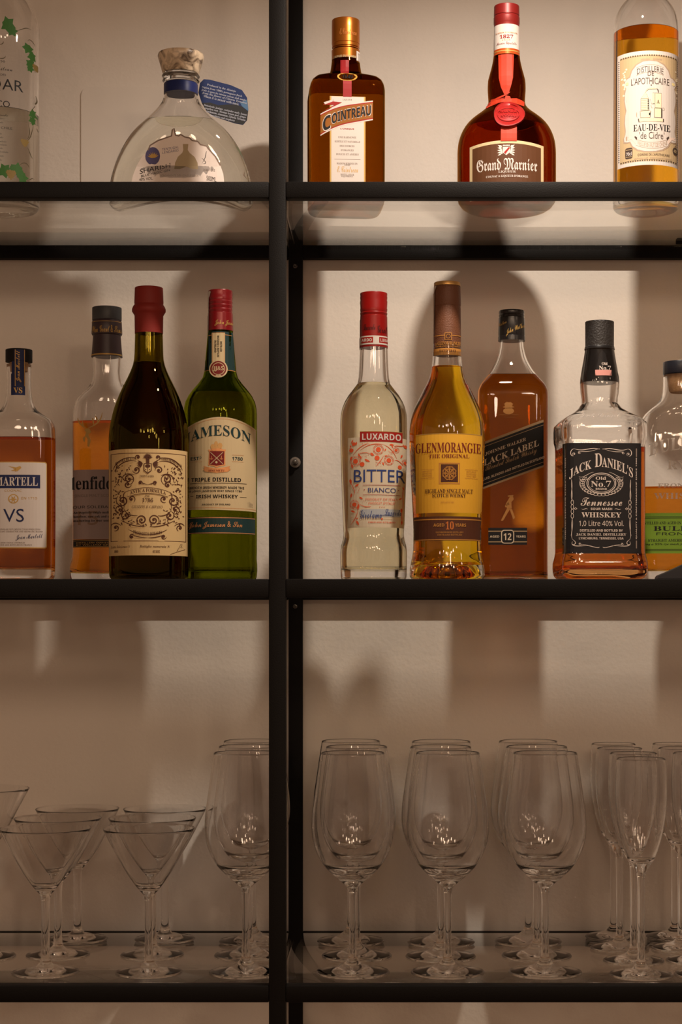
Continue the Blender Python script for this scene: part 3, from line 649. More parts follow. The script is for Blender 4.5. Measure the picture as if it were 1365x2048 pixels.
for t_, y in (('An exquisite single malt is created in oak', 1480), ('bourbon, new oak and sherry casks from', 1506), ('maturing in our unique solera vat', 1532)): L.text(t_, 472, 860, y, y + 20, 'serif', BLK, 2)
L.text('DISTILLERY OWNED AND BOTTLED', 490, 860, 1678, 1688, 'sans', GOLD, 2); L.text('BY WILLIAM GRANT & SONS', 490, 860, 1692, 1702, 'sans', GOLD, 2)
L.build('bottle_label', r_)
# --- vermouth
VG = glass('olive_black_glass', (.56, .50, .12)); VL = glass('dark_vermouth', (.25, .12, .06), .907)
r_, S = bottle('vermouth_bottle', 'black-looking vermouth bottle with matte red capsule and ornate cream label', 298, .08, MID,
    [(1160, 78), (1140, 79), (880, 79.5), (860, 78), (840, 74.5), (820, 69.5), (800, 62.5), (780, 54), (760, 44), (745, 37), (730, 31.5), (715, 28.8), (690, 28), (600, 26)], VG, VL, 727)
RC = mat('matte_red_wax', (.19, .016, .011), .6, 0, .25)
cs = Surf(299, .08, MID, [(668, 28), (632, 28.6), (628, 31), (624, 33.5), (619, 33.5), (614, 31.5), (610, 28.5), (606, 29), (577, 28)], smooth=False); lathe('capsule', cs, 576, 668, RC, r_)
L = Label(S, E1); PAP = K('paper_antique', (.56, .40, .19)); L.rect(62, 100, 1262, 1715, PAP, 0)
BI = BROWNINK
L.frame(92, 160, 1228, 1500, 9, BI, 1); L.rect(200, 1488, 285, 1503, PAP, 2); L.rect(810, 1488, 900, 1503, PAP, 2)
ba = lambda x, y: (x, y + ((x - 650) / 300) ** 2 * 50)
L.poly([ba(x, 690) for x in range(350, 960, 40)] + [ba(x, 785) for x in range(950, 340, -40)], PAP, 3)
L.stroke([ba(x, 690) for x in range(350, 960, 40)], 8, BI, 4); L.stroke([ba(x, 775) for x in range(350, 960, 40)], 8, BI, 4)
L.text('ANTICA FORMULA', 385, 920, 700, 755, 'serif', BI, 5, ba)
L.text('DAL', 605, 685, 796, 826, 'serifit', BI, 4); L.text('1786', 566, 730, 845, 908, 'serifit', BI, 4); L.text('GIUSEPPE B. CARPANO', 412, 872, 958, 1000, 'ital', BI, 4)
L.text('Lotto Selezionato N', 95, 385, 1560, 1600, 'ital', BI, 2); L.text('Bottiglia numerata N', 530, 985, 1558, 1606, 'serifit', BI, 2); L.text('80', 150, 205, 1632, 1670, 'ital', BI, 2); L.text('45102', 722, 832, 1635, 1676, 'ital', BI, 2)
L.stroke([(990, 1695), (1212, 1612), (1150, 1570), (1085, 1650), (1150, 1530), (1155, 1600), (1165, 1535)], 6, BI, 2)
# baroque scrolls
for s_ in (-1, 1):
    def q(x, y): return (650 + s_ * x, y)
    for x, y, r, tn, a, dd_ in ((285, 555, 90, 1.6, 2, 1), (300, 640, 55, 1.3, 0, -1), (90, 1180, 88, 1.8, 1, -1), (380, 880, 100, 1.5, 4, 1), (420, 1010, 70, 1.3, 2, -1), (170, 420, 60, 1.4, 3, 1), (330, 1110, 75, 1.4, 5, 1), (110, 615, 32, 1.4, 1, 1), (240, 860, 55, 1.2, 1, 1), (240, 1430, 40, 1.3, 0, 1), (150, 230, 42, 1.2, 2, -1), (480, 1290, 50, 1.1, 2, 1)):
        cx, cy_ = q(x, y); L.spiral(cx, cy_, r, tn, a, 20, BI, 2, dd_ * s_)
    for p in ((q(60, 640), q(80, 600), q(100, 630), q(0, 640)), (q(300, 740), q(420, 760), q(330, 900), q(360, 1000)), (q(360, 1000), q(330, 1100), q(200, 1130), q(150, 1110)), (q(200, 500), q(300, 450), q(400, 480), q(390, 600)), (q(30, 1280), q(130, 1290), q(260, 1260), q(400, 1180)),
              (q(180, 240), q(350, 200), q(480, 290), q(520, 400)), (q(170, 290), q(330, 250), q(440, 330), q(500, 430)), (q(290, 1320), q(180, 1390), q(60, 1400), q(0, 1400)), (q(240, 1400), q(160, 1440), q(60, 1450), q(0, 1450)), (q(400, 1260), q(470, 1200), q(520, 1210), q(550, 1250))): L.bez(*p, 14, BI, 3)
    for k in range(100):
        t = random.uniform(0, 1); x = random.uniform(390, 530) if k % 2 else random.uniform(250, 480); y = random.uniform(330, 1150) if k % 2 else random.choice((random.uniform(340, 640), random.uniform(1020, 1220)))
        cx, cy_ = q(x, y); L.leaf(cx, cy_, random.uniform(26, 55), random.uniform(0, 6.28), random.uniform(12, 22), BI, 2)
    for k in range(9): cx, cy_ = q(40 + k * 30, 1230 + 12 * math.sin(k)); L.leaf(cx, cy_, 50, random.uniform(0, 6.28), 18, BI, 2)
L.text('PICCOLA RICETTA', 165, 470, 225, 262, 'serif', BI, 4, lambda x, y: (x, y + ((470 - x) / 300) ** 2 * 70)); L.text('VERMOUTH PREGIATO', 832, 1160, 225, 262, 'serif', BI, 4, lambda x, y: (x, y + ((x - 832) / 300) ** 2 * 80))
L.text("PRODOTTO D'ITALIA", 430, 865, 1350, 1400, 'serif', BI, 4, lambda x, y: (x, y - ((x - 650) / 230) ** 2 * 40 + 15)); L.text('TEMPUS AUREA', 530, 745, 500, 528, 'serif', BI, 4)
L.poly([(590, 320), (710, 320), (710, 430), (650, 480), (590, 430)], BI, 4); L.poly([(602, 334), (698, 334), (698, 425), (650, 462), (602, 425)], PAP, 5); L.disc(650, 362, 40, BI, 6, ry=26); L.disc(620, 415, 9, BI, 6, n=8); L.disc(680, 415, 9, BI, 6, n=8); L.rect(646, 385, 654, 455, BI, 6)
for k in range(9): L.leaf(650, 240, 75, -PI * (.05 + .11 * k), 26, BI, 4)
L.disc(650, 225, 34, BI, 4, ry=40); L.rect(625, 250, 675, 320, BI, 3)
for s_ in (-1, 1):
    for k in range(6): L.leaf(650 + s_ * 75, 320, 95, (PI if s_ < 0 else 0) + s_ * (-.5 + k * .3), 24, BI, 3)
L.build('bottle_label', r_)
# --- irish whiskey
JG = glass('green_glass', (.41, .48, .05)); JL = glass('irish_whiskey', (.88, .80, .45), .907)
r_, S = bottle('whiskey_bottle', 'green glass whiskey bottle with red cap, long neck label and arched cream label', 441, .155, MID,
    [(1160, 72), (1135, 74), (1120, 72.5), (1105, 73), (830, 73), (812, 71.5), (797, 66), (785, 58), (775, 50), (766, 42), (758, 36), (748, 32.5), (735, 31), (700, 28), (664, 25), (600, 22)], JG, JL, 790, bt=.012)
RJ = mat('glossy_red_cap', (.20, .005, .008), .3, .15)
cs = Surf(441, .155, MID, [(663, 25.5), (628, 24.8), (627, 23.5), (621, 24.5), (619, 23.5), (613, 24.7), (611, 23.7), (605, 24.7), (603, 23.6), (597, 24.7), (595, 23.8), (589, 24.6), (584, 24.2)], smooth=False); lathe('cap', cs, 582, 663, RJ, r_)
L = Label(cs, C5, .0003); L.text('John Jameson', 735, 900, 255, 296, 'script', GOLD); L.build('cap_print', r_)
L = Label(cs, C5, .0006); L.poly([(690, 72), (706, 66), (712, 74), (700, 110), (697, 330), (690, 330), (688, 100)], WHITE, 0); L.build('tax_strip', r_)
L = Label(S, C5); L.poly([(684, 330), (850, 330), (864, 575), (672, 575)], TEAL, 0)
for y in (350, 576): L.rect(672, y, 866, y + 3, COPPER, 1)
L.rect(718, 338, 800, 530, CREAM, 2); L.frame(722, 338, 796, 530, 2, COPPER, 3); L.disc(759, 570, 58, CREAM, 3); L.disc(759, 570, 50, DRED, 4); L.disc(759, 570, 40, CREAM, 5); L.disc(759, 570, 36, DRED, 6); L.text('JJ&S', 726, 792, 553, 587, 'sansb', CREAM, 7)
L.text('DISTILLED', 770, 782, 395, 460, 'sansb', BLK, 4, rot=90); L.text('MATURED & BOTTLED', 752, 764, 358, 495, 'sansb', BLK, 4, rot=90); L.text('IN IRELAND', 735, 747, 388, 465, 'sansb', BLK, 4, rot=90)
L.build('neck_label', r_, 'teal neck label with cream strip and round red seal')
L = Label(S, E2)
def jt(off): return [(x, 110 + off + ((x - 620) / 545) ** 2 * 160) for x in range(75, 1181, 65)]
L.poly(jt(0) + [(1150, 1530), (70, 1510)], CREAM, 0)
L.stroke(jt(28), 5, COPPER, 1); L.stroke([(75, 1478), (1150, 1498)], 5, COPPER, 1)
ja = lambda x, y: (x, y + ((x - 610) / 450) ** 2 * 110)
L.text('JAMESON', 70, 1075, 232, 415, 'serif', TEAL, 2, lambda x, y: (x, y + ((x - 590) / 450) ** 2 * 95))
L.poly([(430, 605), (700, 605), (685, 640), (690, 845), (600, 860), (560, 880), (520, 860), (432, 845), (445, 640)], COPPER, 2); L.poly([(455, 630), (675, 630), (670, 830), (560, 850), (450, 830)], DRED, 3)
L.stroke([(465, 645), (655, 825)], 9, CREAM, 4); L.stroke([(655, 645), (465, 825)], 9, CREAM, 4); L.disc(556, 798, 20, CREAM, 4, n=5)
for s_ in (-1, 1): L.stroke([(556 + s_ * 75, 700), (556 + s_ * 75, 755)], 7, COPPER, 4); L.ell(556 + s_ * 75, 735, 20, 18, 6, COPPER, 4, 0, 180, 8)
for x, y, a, b_ in ((500, 560, 35, 40), (550, 520, 30, 45), (610, 545, 38, 45), (560, 580, 60, 25)): L.disc(x, y, a, K('sail_gold', (.55, .30, .10)), 2, ry=b_, n=7)
L.poly([(470, 590), (650, 590), (620, 625), (500, 625)], COPPER, 3); L.poly([(355, 850), (430, 870), (560, 890), (690, 870), (765, 850), (745, 880), (770, 905), (725, 940), (560, 958), (395, 940), (355, 905), (380, 880)], COPPER, 3); L.text('SINE METU', 440, 680, 908, 938, 'serif', DRED, 5)
L.text('EST', 170, 295, 708, 760, 'sansb', TEAL, 2); L.text('D', 305, 330, 708, 740, 'sansb', TEAL, 2); L.text('1780', 792, 950, 710, 764, 'sansb', TEAL, 2)
for x0, x1 in ((170, 345), (790, 965)):
    for y in (680, 780): L.rect(x0, y, x1, y + 4, COPPER, 2)
L.text('THE TRIPLE DISTILLED', -10, 925, 1028, 1088, 'sansb', BLK, 2, lambda x, y: (x, y + (x - 500) * .004)); L.rect(160, 1110, 1010, 1116, BLK, 2)
L.text('SMOOTH IRISH WHISKEY MADE THE', 130, 970, 1160, 1198, 'sansb', BLK, 2); L.text('FINE JOHN JAMESON WAY SINCE 1780', 80, 940, 1216, 1252, 'sansb', BLK, 2); L.text('IRISH WHISKEY', 250, 878, 1286, 1340, 'sansb', BLK, 2); L.rect(165, 1305, 210, 1310, BLK, 2); L.rect(908, 1316, 1008, 1321, BLK, 2)
L.text('PRODUCT OF IRELAND', 342, 765, 1424, 1448, 'sansb', BLK, 2); L.text('1 litre', 1025, 1100, 1380, 1465, 'sans', K('ink_faded', (.35, .28, .18)), 2)
L.build('bottle_label', r_)
L = Label(S, E2); L.rect(70, 1625, 1140, 1880, TEAL, 0); L.rect(70, 1632, 1135, 1642, COPPER, 1); L.rect(70, 1862, 1135, 1872, COPPER, 1); L.text('John Jameson & Son', 130, 945, 1690, 1810, 'script', COPPER, 2)
L.build('signature_band', r_, 'teal band with copper signature')

# --- bitter bianco
LUX = glass('pale_bitter', (.955, .925, .79), .907)
r_, S = bottle('liqueur_bottle', 'slender clear bottle of pale liqueur with red cap and floral label', 748, .135, MID,
    [(1160, 66), (1110, 67), (1095, 66), (1080, 62), (1068, 60.5), (1055, 61.5), (1000, 63.5), (900, 66.5), (850, 67), (830, 66), (812, 61.5), (797, 54), (785, 46), (776, 38), (768, 32.5), (758, 30.8), (730, 29), (698, 28), (600, 25)], CLEAR, LUX, 769, bt=.013)
RL = mat('bright_red_cap', (.22, .004, .003), .35, 0, .3)
cs = Surf(747.5, .135, MID, [(697, 28.3), (634, 27), (633, 26), (628, 27.4), (626, 26.2), (620, 27.4), (618, 26.6), (604, 27.4), (602, 26.6), (596, 27.4), (594, 26.8), (588, 27.2)], smooth=False); lathe('cap', cs, 587, 697, RL, r_)
L = Label(cs, D1, .0003); L.rect(493, 408, 672, 462, WHITE, 0); L.rect(505, 416, 578, 452, RED, 1); L.rect(615, 416, 668, 452, RED, 1); L.text('ARDO', 508, 570, 425, 444, 'sansb', WHITE, 2); L.text('LUXA', 622, 668, 425, 444, 'sansb', WHITE, 2)
L.text('Luxardo', 520, 592, 335, 372, 'script', BLK, 1); L.text('Girol', 605, 664, 345, 390, 'script', BLK, 1); L.build('cap_print', r_)
L = Label(cs, D1, .0006); L.poly([(490, 150), (500, 145), (503, 150), (503, 230), (498, 488), (490, 488)], WHITE, 0); L.build('tax_strip', r_)
L = Label(S, E4); LP = K('paper_translucent', (.56, .48, .35)); OI = K('ink_coral', (.62, .085, .025)); BL = K('ink_blue', (.03, .05, .17))
L.rect(150, 310, 1196, 1918, LP, 0)
L.rect(362, 205, 1112, 390, RED, 2); L.rect(362, 205, 1112, 212, GOLD, 3); L.text('LUXARDO', 402, 1085, 245, 360, 'sansb', WHITE, 4)
def flower(x, y, r): L.disc(x, y, r * .5, OI, 2, n=12); L.ell(x, y, r * .78, r * .78, r * .07, OI, 2); L.ell(x, y, r, r, r * .06, OI, 2, n=28); [L.disc(x + r * .9 * math.cos(k * .9), y + r * .9 * math.sin(k * .9), r * .07, OI, 3, n=5) for k in range(7)]
for x, y, r in ((688, 532, 90), (285, 735, 88), (872, 720, 85), (265, 1505, 80), (1000, 530, 55), (1160, 740, 60)): flower(x, y, r)
for x, y, r in ((212, 535, 38), (665, 682, 45), (402, 792, 42), (255, 425, 34), (1065, 830, 36), (1165, 450, 30)): L.disc(x, y, r, OI, 2, n=12)
for x, y, l_, a in ((240, 350, 70, 2), (190, 440, 60, 1.2), (300, 385, 70, 1.6), (545, 590, 90, .6), (600, 640, 60, 3.5), (330, 600, 80, 1), (370, 640, 70, 1.3), (450, 710, 100, .4), (760, 750, 70, 1.2), (225, 640, 90, 2), (215, 780, 90, 1.3), (880, 440, 90, 0), (930, 440, 60, 1.4), (820, 510, 60, 2), (190, 1040, 110, 1.4), (345, 1140, 90, 2.6), (350, 1370, 80, .6), (220, 1300, 90, 1.8), (340, 1500, 110, 1.7), (200, 1610, 90, .4), (300, 1790, 100, 1.1), (330, 1740, 50, 2.5), (1110, 600, 80, 2), (1110, 1180, 60, 1), (1100, 1380, 70, 2.6), (1095, 1560, 90, 1.7), (1100, 1780, 80, 1.6), (490, 720, 50, 3.6), (850, 640, 60, 3.1), (1120, 410, 50, 1.2)): L.leaf(x, y, l_, a, l_ * .42, OI, 2)
for p in (((370, 540), (500, 430), (650, 420), (780, 440)), ((780, 440), (880, 480), (960, 560), (1010, 680)), ((240, 620), (330, 500), (420, 440), (520, 420)), ((970, 720), (1030, 690), (1070, 740), (1120, 790)), ((250, 1340), (300, 1250), (230, 1200), (200, 1100)), ((350, 1500), (450, 1560), (500, 1560), (560, 1540)), ((200, 1870), (260, 1780), (320, 1700), (330, 1600)), ((560, 620), (470, 560), (380, 600), (330, 600)), ((660, 820), (700, 760), (740, 720), (780, 640)), ((1170, 420), (1080, 480), (1000, 430), (960, 470)), ((1150, 1150), (1080, 1300), (1150, 1420), (1110, 1600)), ((1110, 1600), (1080, 1700), (1120, 1760), (1090, 1860))): L.bez(*p, 12, OI, 2)
for k in range(120):
    zx, zy, zw, zh = random.choice(((360, 400, 180, 70), (400, 610, 130, 60), (270, 1180, 90, 120), (380, 1430, 160, 130), (200, 1700, 110, 120), (870, 560, 80, 60), (640, 740, 100, 80)))
    L.leaf(zx + random.random() * zw, zy + random.random() * zh, 16, random.uniform(0, 6), 6, OI, 2)
L.text('BITTER', 258, 1160, 888, 1110, 'plain', BL, 3); L.rect(415, 1160, 1075, 1168, RED, 3); L.rect(415, 1335, 1075, 1342, RED, 3); L.text('BIANCO', 505, 995, 1212, 1296, 'plain', BL, 3)
L.disc(440, 1246, 10, RED, 3, n=5); L.disc(1040, 1250, 10, RED, 3, n=5); L.text('PRODUCT OF ITALY', 462, 1030, 1398, 1440, 'sans', OI, 3); L.text("PRODUIT D'ITALIE", 508, 985, 1468, 1508, 'sansit', OI, 3); L.rect(385, 1592, 1075, 1725, K('patch_greyblue', (.36, .38, .40)), 2)
L.text('Girolamo', 360, 745, 1610, 1760, 'script', BL, 4); L.text('Luxardo', 800, 1090, 1585, 1700, 'script', BL, 4); L.bez((600, 1720), (760, 1680), (1000, 1700), (950, 1730), 8, BL, 4); L.rect(555, 1765, 930, 1769, GOLD, 3); L.disc(750, 1765, 18, OI, 3, n=6)
for k in range(3): L.disc(712 + 38 * k, 1553, 8, OI, 3, n=6)
L.text('GIROLAMO LUXARDO', 510, 985, 1812, 1840, 'serif', OI, 3)
L.build('bottle_label', r_)
# --- highland single malt
GM = glass('golden_malt', (.96, .75, .13), .907)
r_, S = bottle('whisky_bottle', 'curvy clear bottle of golden single malt with brown foil neck and amber label', 895, .075, MID,
    [(1160, 75), (1145, 75.5), (1130, 73.5), (1115, 70.5), (1095, 68), (1060, 68), (1000, 70.5), (940, 73.5), (890, 75.5), (862, 75.5), (845, 73.5), (828, 69), (810, 62), (795, 54.5), (780, 47), (765, 39), (750, 33.5), (735, 31), (715, 29), (600, 24)], CLEAR, GM, 735, bt=.016, punt=.018)
BF = mat('brown_foil', (.13, .045, .018), .5, .1, .5, .3, 700); GC = mat('gold_cap', (.62, .36, .12), .35, .7)
cs = Surf(895, .075, MID, [(712, 27.8), (616, 27), (614, 26.6), (612, 27.6), (574, 26.6), (567, 26.4)], smooth=False); lathe('neck_foil', cs, 574, 712, BF, r_); cs_ = cs; lathe('cap', cs, 566, 573.6, GC, r_)
L = Label(cs, D1, .0003); OB = K('band_ochre', (.45, .20, .04)); L.rect(957, 486, 1126, 528, OB, 1); L.text('ESTD 1843', 992, 1092, 494, 510, 'serif', BROWNINK, 2); L.text('THE', 965, 980, 452, 466, 'serif', OB, 2); L.text('GLENMORANGIE', 982, 1122, 444, 466, 'serif', OB, 2); L.rect(957, 404, 1126, 408, OB, 1); L.rect(1024, 390, 1068, 436, OB, 2); L.rect(1028, 394, 1064, 432, BROWNINK, 3); L.ell(1046, 413, 12, 12, 3, OB, 4); L.text('HIGHLAND SINGLE MALT', 970, 1115, 470, 478, 'serif', OB, 2); L.build('neck_foil_print', r_)
L = Label(cs, D1, .0008); L.poly([(955, 100), (972, 92), (975, 98), (964, 130), (962, 395), (945, 402), (940, 380), (950, 300), (952, 150)], K('tax_paper', (.50, .42, .35)), 0); L.build('tax_strip', r_)
L = Label(S, D1); GL = K('label_amber', (.66, .35, .03), .6); L.rect(845, 1020, 1256, 1508, GL, 0); L.rect(845, 1016, 1256, 1020, GOLD, 1)
MR = K('ink_wine', (.17, .02, .012)); L.text('GLENMORANGIE', 845, 1248, 1072, 1134, 'serif', MR, 2); L.text('THE ORIGINAL', 926, 1176, 1144, 1168, 'serif', MR, 2)
L.frame(988, 1198, 1118, 1330, 7, OB, 1); L.rect(1000, 1208, 1106, 1318, BROWNINK, 1); L.ell(1053, 1263, 40, 40, 4, OB, 2); L.ell(1053, 1263, 24, 24, 3, OB, 2)
for k in range(8): L.leaf(1053, 1263, 46, k * PI / 4, 8, OB, 3); L.ell(1053 + 36 * math.cos(k * PI / 4 + .4), 1263 + 36 * math.sin(k * PI / 4 + .4), 9, 9, 2, OB, 3, n=10)
for x in (880, 1150):
    for k, t_ in enumerate(('BOTTLED IN', 'SCOTLAND', 'SINCE 1843')): L.text(t_, x + 8, x + 66, 1245 + k * 14, 1254 + k * 14, 'serif', OB, 2)
    L.rect(x, 1236, x + 78, 1238, OB, 2); L.rect(x, 1290, x + 78, 1292, OB, 2)
L.text('HIGHLAND SINGLE MALT', 902, 1197, 1360, 1386, 'serif', BROWNINK, 2); L.text('SCOTCH WHISKY', 948, 1155, 1388, 1412, 'serif', BROWNINK, 2); L.text('DISTILLED IN TAIN', 1000, 1080, 1438, 1448, 'sans', OB, 2)
L.build('bottle_label', r_)
L = Label(S, D1); L.rect(828, 1530, 1250, 1680, BROWNINK, 0); L.rect(828, 1545, 1250, 1552, OB, 1); L.rect(828, 1672, 1250, 1677, OB, 1); L.text('AGED', 955, 1022, 1574, 1594, 'sansb', OB, 2); L.text('10', 1030, 1080, 1562, 1612, 'serif', K('ink_rust', (.50, .14, .03)), 2); L.text('YEARS', 1088, 1155, 1574, 1594, 'sansb', OB, 2); L.text('GLENMORANGIE DISTILLERY', 970, 1140, 1624, 1634, 'sans', OB, 2); L.text('DISTILLED BOTTLED', 980, 1130, 1640, 1650, 'sans', OB, 2)
L.build('age_label', r_, 'dark brown band reading the age in copper')
# --- black label blend
JW = glass('amber_blend', (.86, .51, .12), .907)
r_, S = bottle('whisky_bottle', 'square clear bottle of amber blended whisky with slanted black label and black cap', 1024, .20, MID,
    [(1160, 70), (1130, 69.5), (800, 70), (786, 69.5), (778, 66.5), (765, 58), (752, 48), (740, 40.5), (725, 33), (710, 27.5), (695, 24.5), (680, 23), (640, 22)], CLEAR, JW, 755, n=7, ratio=.9, rb=.004, bt=.008)
BC = mat('glossy_black_cap', (.012, .011, .011), .25)
cs = Surf(1020, .20, MID, [(683, 27), (674, 27), (673, 26), (671, 26.8), (637, 26), (636, 24.5), (632, 25.8), (630, 24.8), (626, 25.8), (623, 25.2)], smooth=False); lathe('cap', cs, 622, 683, BC, r_)
L = Label(cs, D2, .0003); L.text('John Walker', 222, 340, 170, 215, 'script', GOLD, 1, lambda x, y: (x, y - (x - 280) * .45 - 5)); L.text('Walkers', 175, 225, 135, 158, 'script', GOLD, 1, lambda x, y: (x, y - (x - 200) * .4)); L.build('cap_print', r_)
L = Label(S, D2); CG = K('print_bronze', (.30, .20, .10)); jx = lambda x: (x - 90) * -.372
L.poly([(35, 935), (474, 770), (474, 1075), (35, 1235)], CG, 0); L.poly([(35, 950), (474, 786), (474, 1062), (35, 1222)], BLK, 1)
for o_ in (966, 1204): L.stroke([(35, o_), (474, o_ - 162)], 3, CG, 2)
js = lambda x, y: (x, y - (x - 90) * .37)
LT = K('print_champagne', (.52, .42, .30)); L.text('JOHNNIE WALKER', 100, 362, 985, 1008, 'serif', LT, 2, js); L.text('BLACK LABEL', 55, 446, 1028, 1070, 'serif', LT, 2, js); L.text('Blended Scotch Whisky', 100, 430, 1072, 1120, 'script', CG, 2, js); L.text('DISTILLED, BLENDED AND BOTTLED IN SCOTLAND', 40, 480, 1146, 1164, 'sansb', LT, 2, js)
L.build('bottle_label', r_)
L = Label(S, D2); L.rect(120, 1465, 369, 1574, BLK, 0); L.rect(120, 1484, 369, 1490, CG, 1); L.rect(120, 1552, 369, 1558, CG, 1); L.rrect(202, 1478, 286, 1566, 20, LT, 1); L.rrect(208, 1484, 280, 1560, 16, BLK, 2); L.text('12', 218, 268, 1500, 1544, 'sansb', LT, 3); L.text('AGED', 130, 190, 1514, 1528, 'sansb', LT, 2); L.text('YEARS', 298, 360, 1514, 1528, 'sansb', LT, 2)
L.build('age_label', r_, 'small black age plate')
L = Label(S, D2)
RUST = K('print_rust', (.30, .13, .03))
for p in ([(245, 1290), (262, 1258), (278, 1262), (284, 1282), (268, 1300), (270, 1340), (240, 1345), (232, 1310)], [(240, 1340), (262, 1340), (215, 1420), (200, 1420)], [(255, 1340), (272, 1345), (292, 1400), (280, 1412)], [(250, 1300), (225, 1325), (232, 1335), (256, 1315)], [(244, 1258), (282, 1254), (280, 1262), (246, 1266)]): L.poly(p, RUST, 0)
L.build('figure_print', r_, 'rust walking figure printed on the glass')
L = Label(S, D2); L.disc(250, 715, 36, RUST, 0, ry=22, n=9); L.rrect(226, 660, 274, 700, 10, RUST, 0)
for k in range(6): L.leaf(250, 690, 40, PI + k * PI / 5, 10, RUST, 1)
L.text('BY APPOINTMENT TO HER MAJESTY', 186, 316, 736, 744, 'sans', RUST, 1); L.text('THE QUEEN', 222, 290, 752, 759, 'sans', RUST, 1)
L.build('emblem_print', r_, 'rust crest printed on the glass')
# --- tennessee
JDL = glass('tennessee_whiskey', (.84, .44, .16), .907)
r_, S = bottle('whiskey_bottle', 'square clear whiskey bottle with black cap, faceted shoulders and black label', 1200, .078, MID,
    [(1160, 84), (1135, 87), (1120, 86), (1112, 82.5), (1104, 82), (895, 82), (888, 84.5), (860, 85.5), (848, 84), (843, 79), (836, 68), (828, 55), (818, 42), (812, 35.5), (800, 35.5), (785, 37.5), (765, 38.5), (740, 35), (700, 29), (660, 25)], CLEAR, JDL, 900, n=7, ratio=.95, ang=.075, bt=.012, rb=.008)
CB = mat('ribbed_black_cap', (.022, .02, .019), .45, 0, .5, .5, 500)
cs = Surf(1195.5, .078, MID, [(767, 39), (745, 36.5), (720, 32), (702, 29), (700, 30.5), (696, 30.5), (694, 28.6), (646, 28.8)], smooth=False); lathe('cap', cs, 644, 695, CB, r_); lathe('neck_sleeve', cs, 695.2, 767, BC, r_)
L = Label(cs, D2, .0003); L.text('Old', 826, 862, 402, 420, 'serif', OFFW); L.text('No.7', 808, 884, 424, 452, 'serif', OFFW); L.build('neck_sleeve_print', r_)
L = Label(cs, D2, .0005); L.rect(784, 450, 888, 486, K('sticker_pink', (.62, .28, .24)), 0); L.build('price_sticker', r_, 'torn pale pink sticker')
L = Label(S, E3); LB = K('label_black', (.012, .011, .012), .5)
L.rect(86, 86, 932, 1248, LB, 0)
for x, t_ in ((138, 'EVERY DROP MADE IN LYNCHBURG TENNESSEE'), (885, 'QUALITY & CRAFTSMANSHIP SINCE 1866')):
    L.rect(x - 6, 143, x + 6, 232, GREYINK, 1); L.rect(x - 6, 1110, x + 6, 1192, GREYINK, 1); L.text(t_, x - 7, x + 7, 240, 1095, 'sansb', OFFW, 1, rot=90 if x < 500 else -90)
jd = lambda x, y: (x, y + ((x - 515) / 320) ** 2 * 108 - 4)
L.text('JACK', 182, 412, 260, 362, 'serif', OFFW, 1, jd); L.text('D', 448, 525, 200, 342, 'serif', OFFW, 1, jd); L.text("ANIEL'S", 522, 848, 240, 345, 'serif', OFFW, 1, jd)
L.ell(517, 510, 152, 106, 8, OFFW, 1, n=48); L.ell(517, 510, 138, 92, 4, OFFW, 1, n=48)
for k in range(22):
    a = math.radians(-30 + 240 * k / 21); L.ell(517 + 200 * math.cos(a), 520 + 112 * math.sin(a), 24, 13, 4, OFFW, 1, n=12)
for s_ in (-1, 1):
    for r1 in (196, 228): L.ell(517, 510, r1, r1 * .56, 4, OFFW, 1, *( (-20, 70) if s_ > 0 else (110, 200)), n=20)
    L.bez((517 + s_ * 152, 440), (517 + s_ * 180, 480), (517 + s_ * 235, 500), (517 + s_ * 225, 450), 6, OFFW, 1); L.bez((517 + s_ * 80, 395), (517 + s_ * 140, 400), (517 + s_ * 190, 470), (517 + s_ * 235, 440), 5, OFFW, 1)
    q = lambda x, y: (515 + s_ * x, y)
    L.bez(q(15, 155), q(110, 120), q(180, 190), q(280, 150), 8, OFFW, 1); L.bez(q(280, 150), q(330, 150), q(330, 230), q(290, 225), 8, OFFW, 1); L.bez(q(15, 145), q(150, 200), q(200, 170), q(235, 185), 5, OFFW, 1); L.spiral(*q(230, 188), 16, 1.2, 0, 5, OFFW, 1); L.spiral(*q(285, 205), 18, 1.2, 2, 6, OFFW, 1)
    L.bez(q(310, 470), q(290, 560), q(330, 640), q(300, 700), 6, OFFW, 1); L.bez(q(310, 470), q(320, 560), q(280, 640), q(320, 720), 4, OFFW, 1)
    for k in range(4): L.ell(*q(302, 710 + k * 48), 13, 26, 4, OFFW, 1, n=14)
    L.poly([q(250, 778), q(268, 764), q(290, 778), q(268, 792)], OFFW, 1); L.poly([q(258, 778), q(268, 770), q(280, 778), q(268, 786)], LB, 2)
    L.bez(q(305, 870), q(280, 960), q(330, 1040), q(300, 1100), 6, OFFW, 1); L.bez(q(300, 870), q(325, 960), q(290, 1000), q(318, 1060), 4, OFFW, 1); L.bez(q(300, 1100), q(250, 1130), q(270, 1160), q(300, 1150), 7, OFFW, 1); L.bez(q(300, 1120), q(330, 1180), q(240, 1170), q(160, 1165), 7, OFFW, 1); L.bez(q(160, 1165), q(90, 1160), q(60, 1200), q(15, 1180), 7, OFFW, 1); L.bez(q(220, 1150), q(140, 1150), q(90, 1190), q(20, 1188), 4, OFFW, 1); L.spiral(*q(222, 1145), 16, 1.2, 0, 5, OFFW, 1)
    L.bez(q(142, 785), q(160, 760), q(180, 800), q(205, 780), 6, OFFW, 1)
L.text('Old', 458, 566, 440, 475, 'serif', OFFW, 2); L.text('No.7', 408, 618, 485, 550, 'serif', OFFW, 2); L.text('BRAND', 458, 575, 560, 580, 'sansb', OFFW, 2)
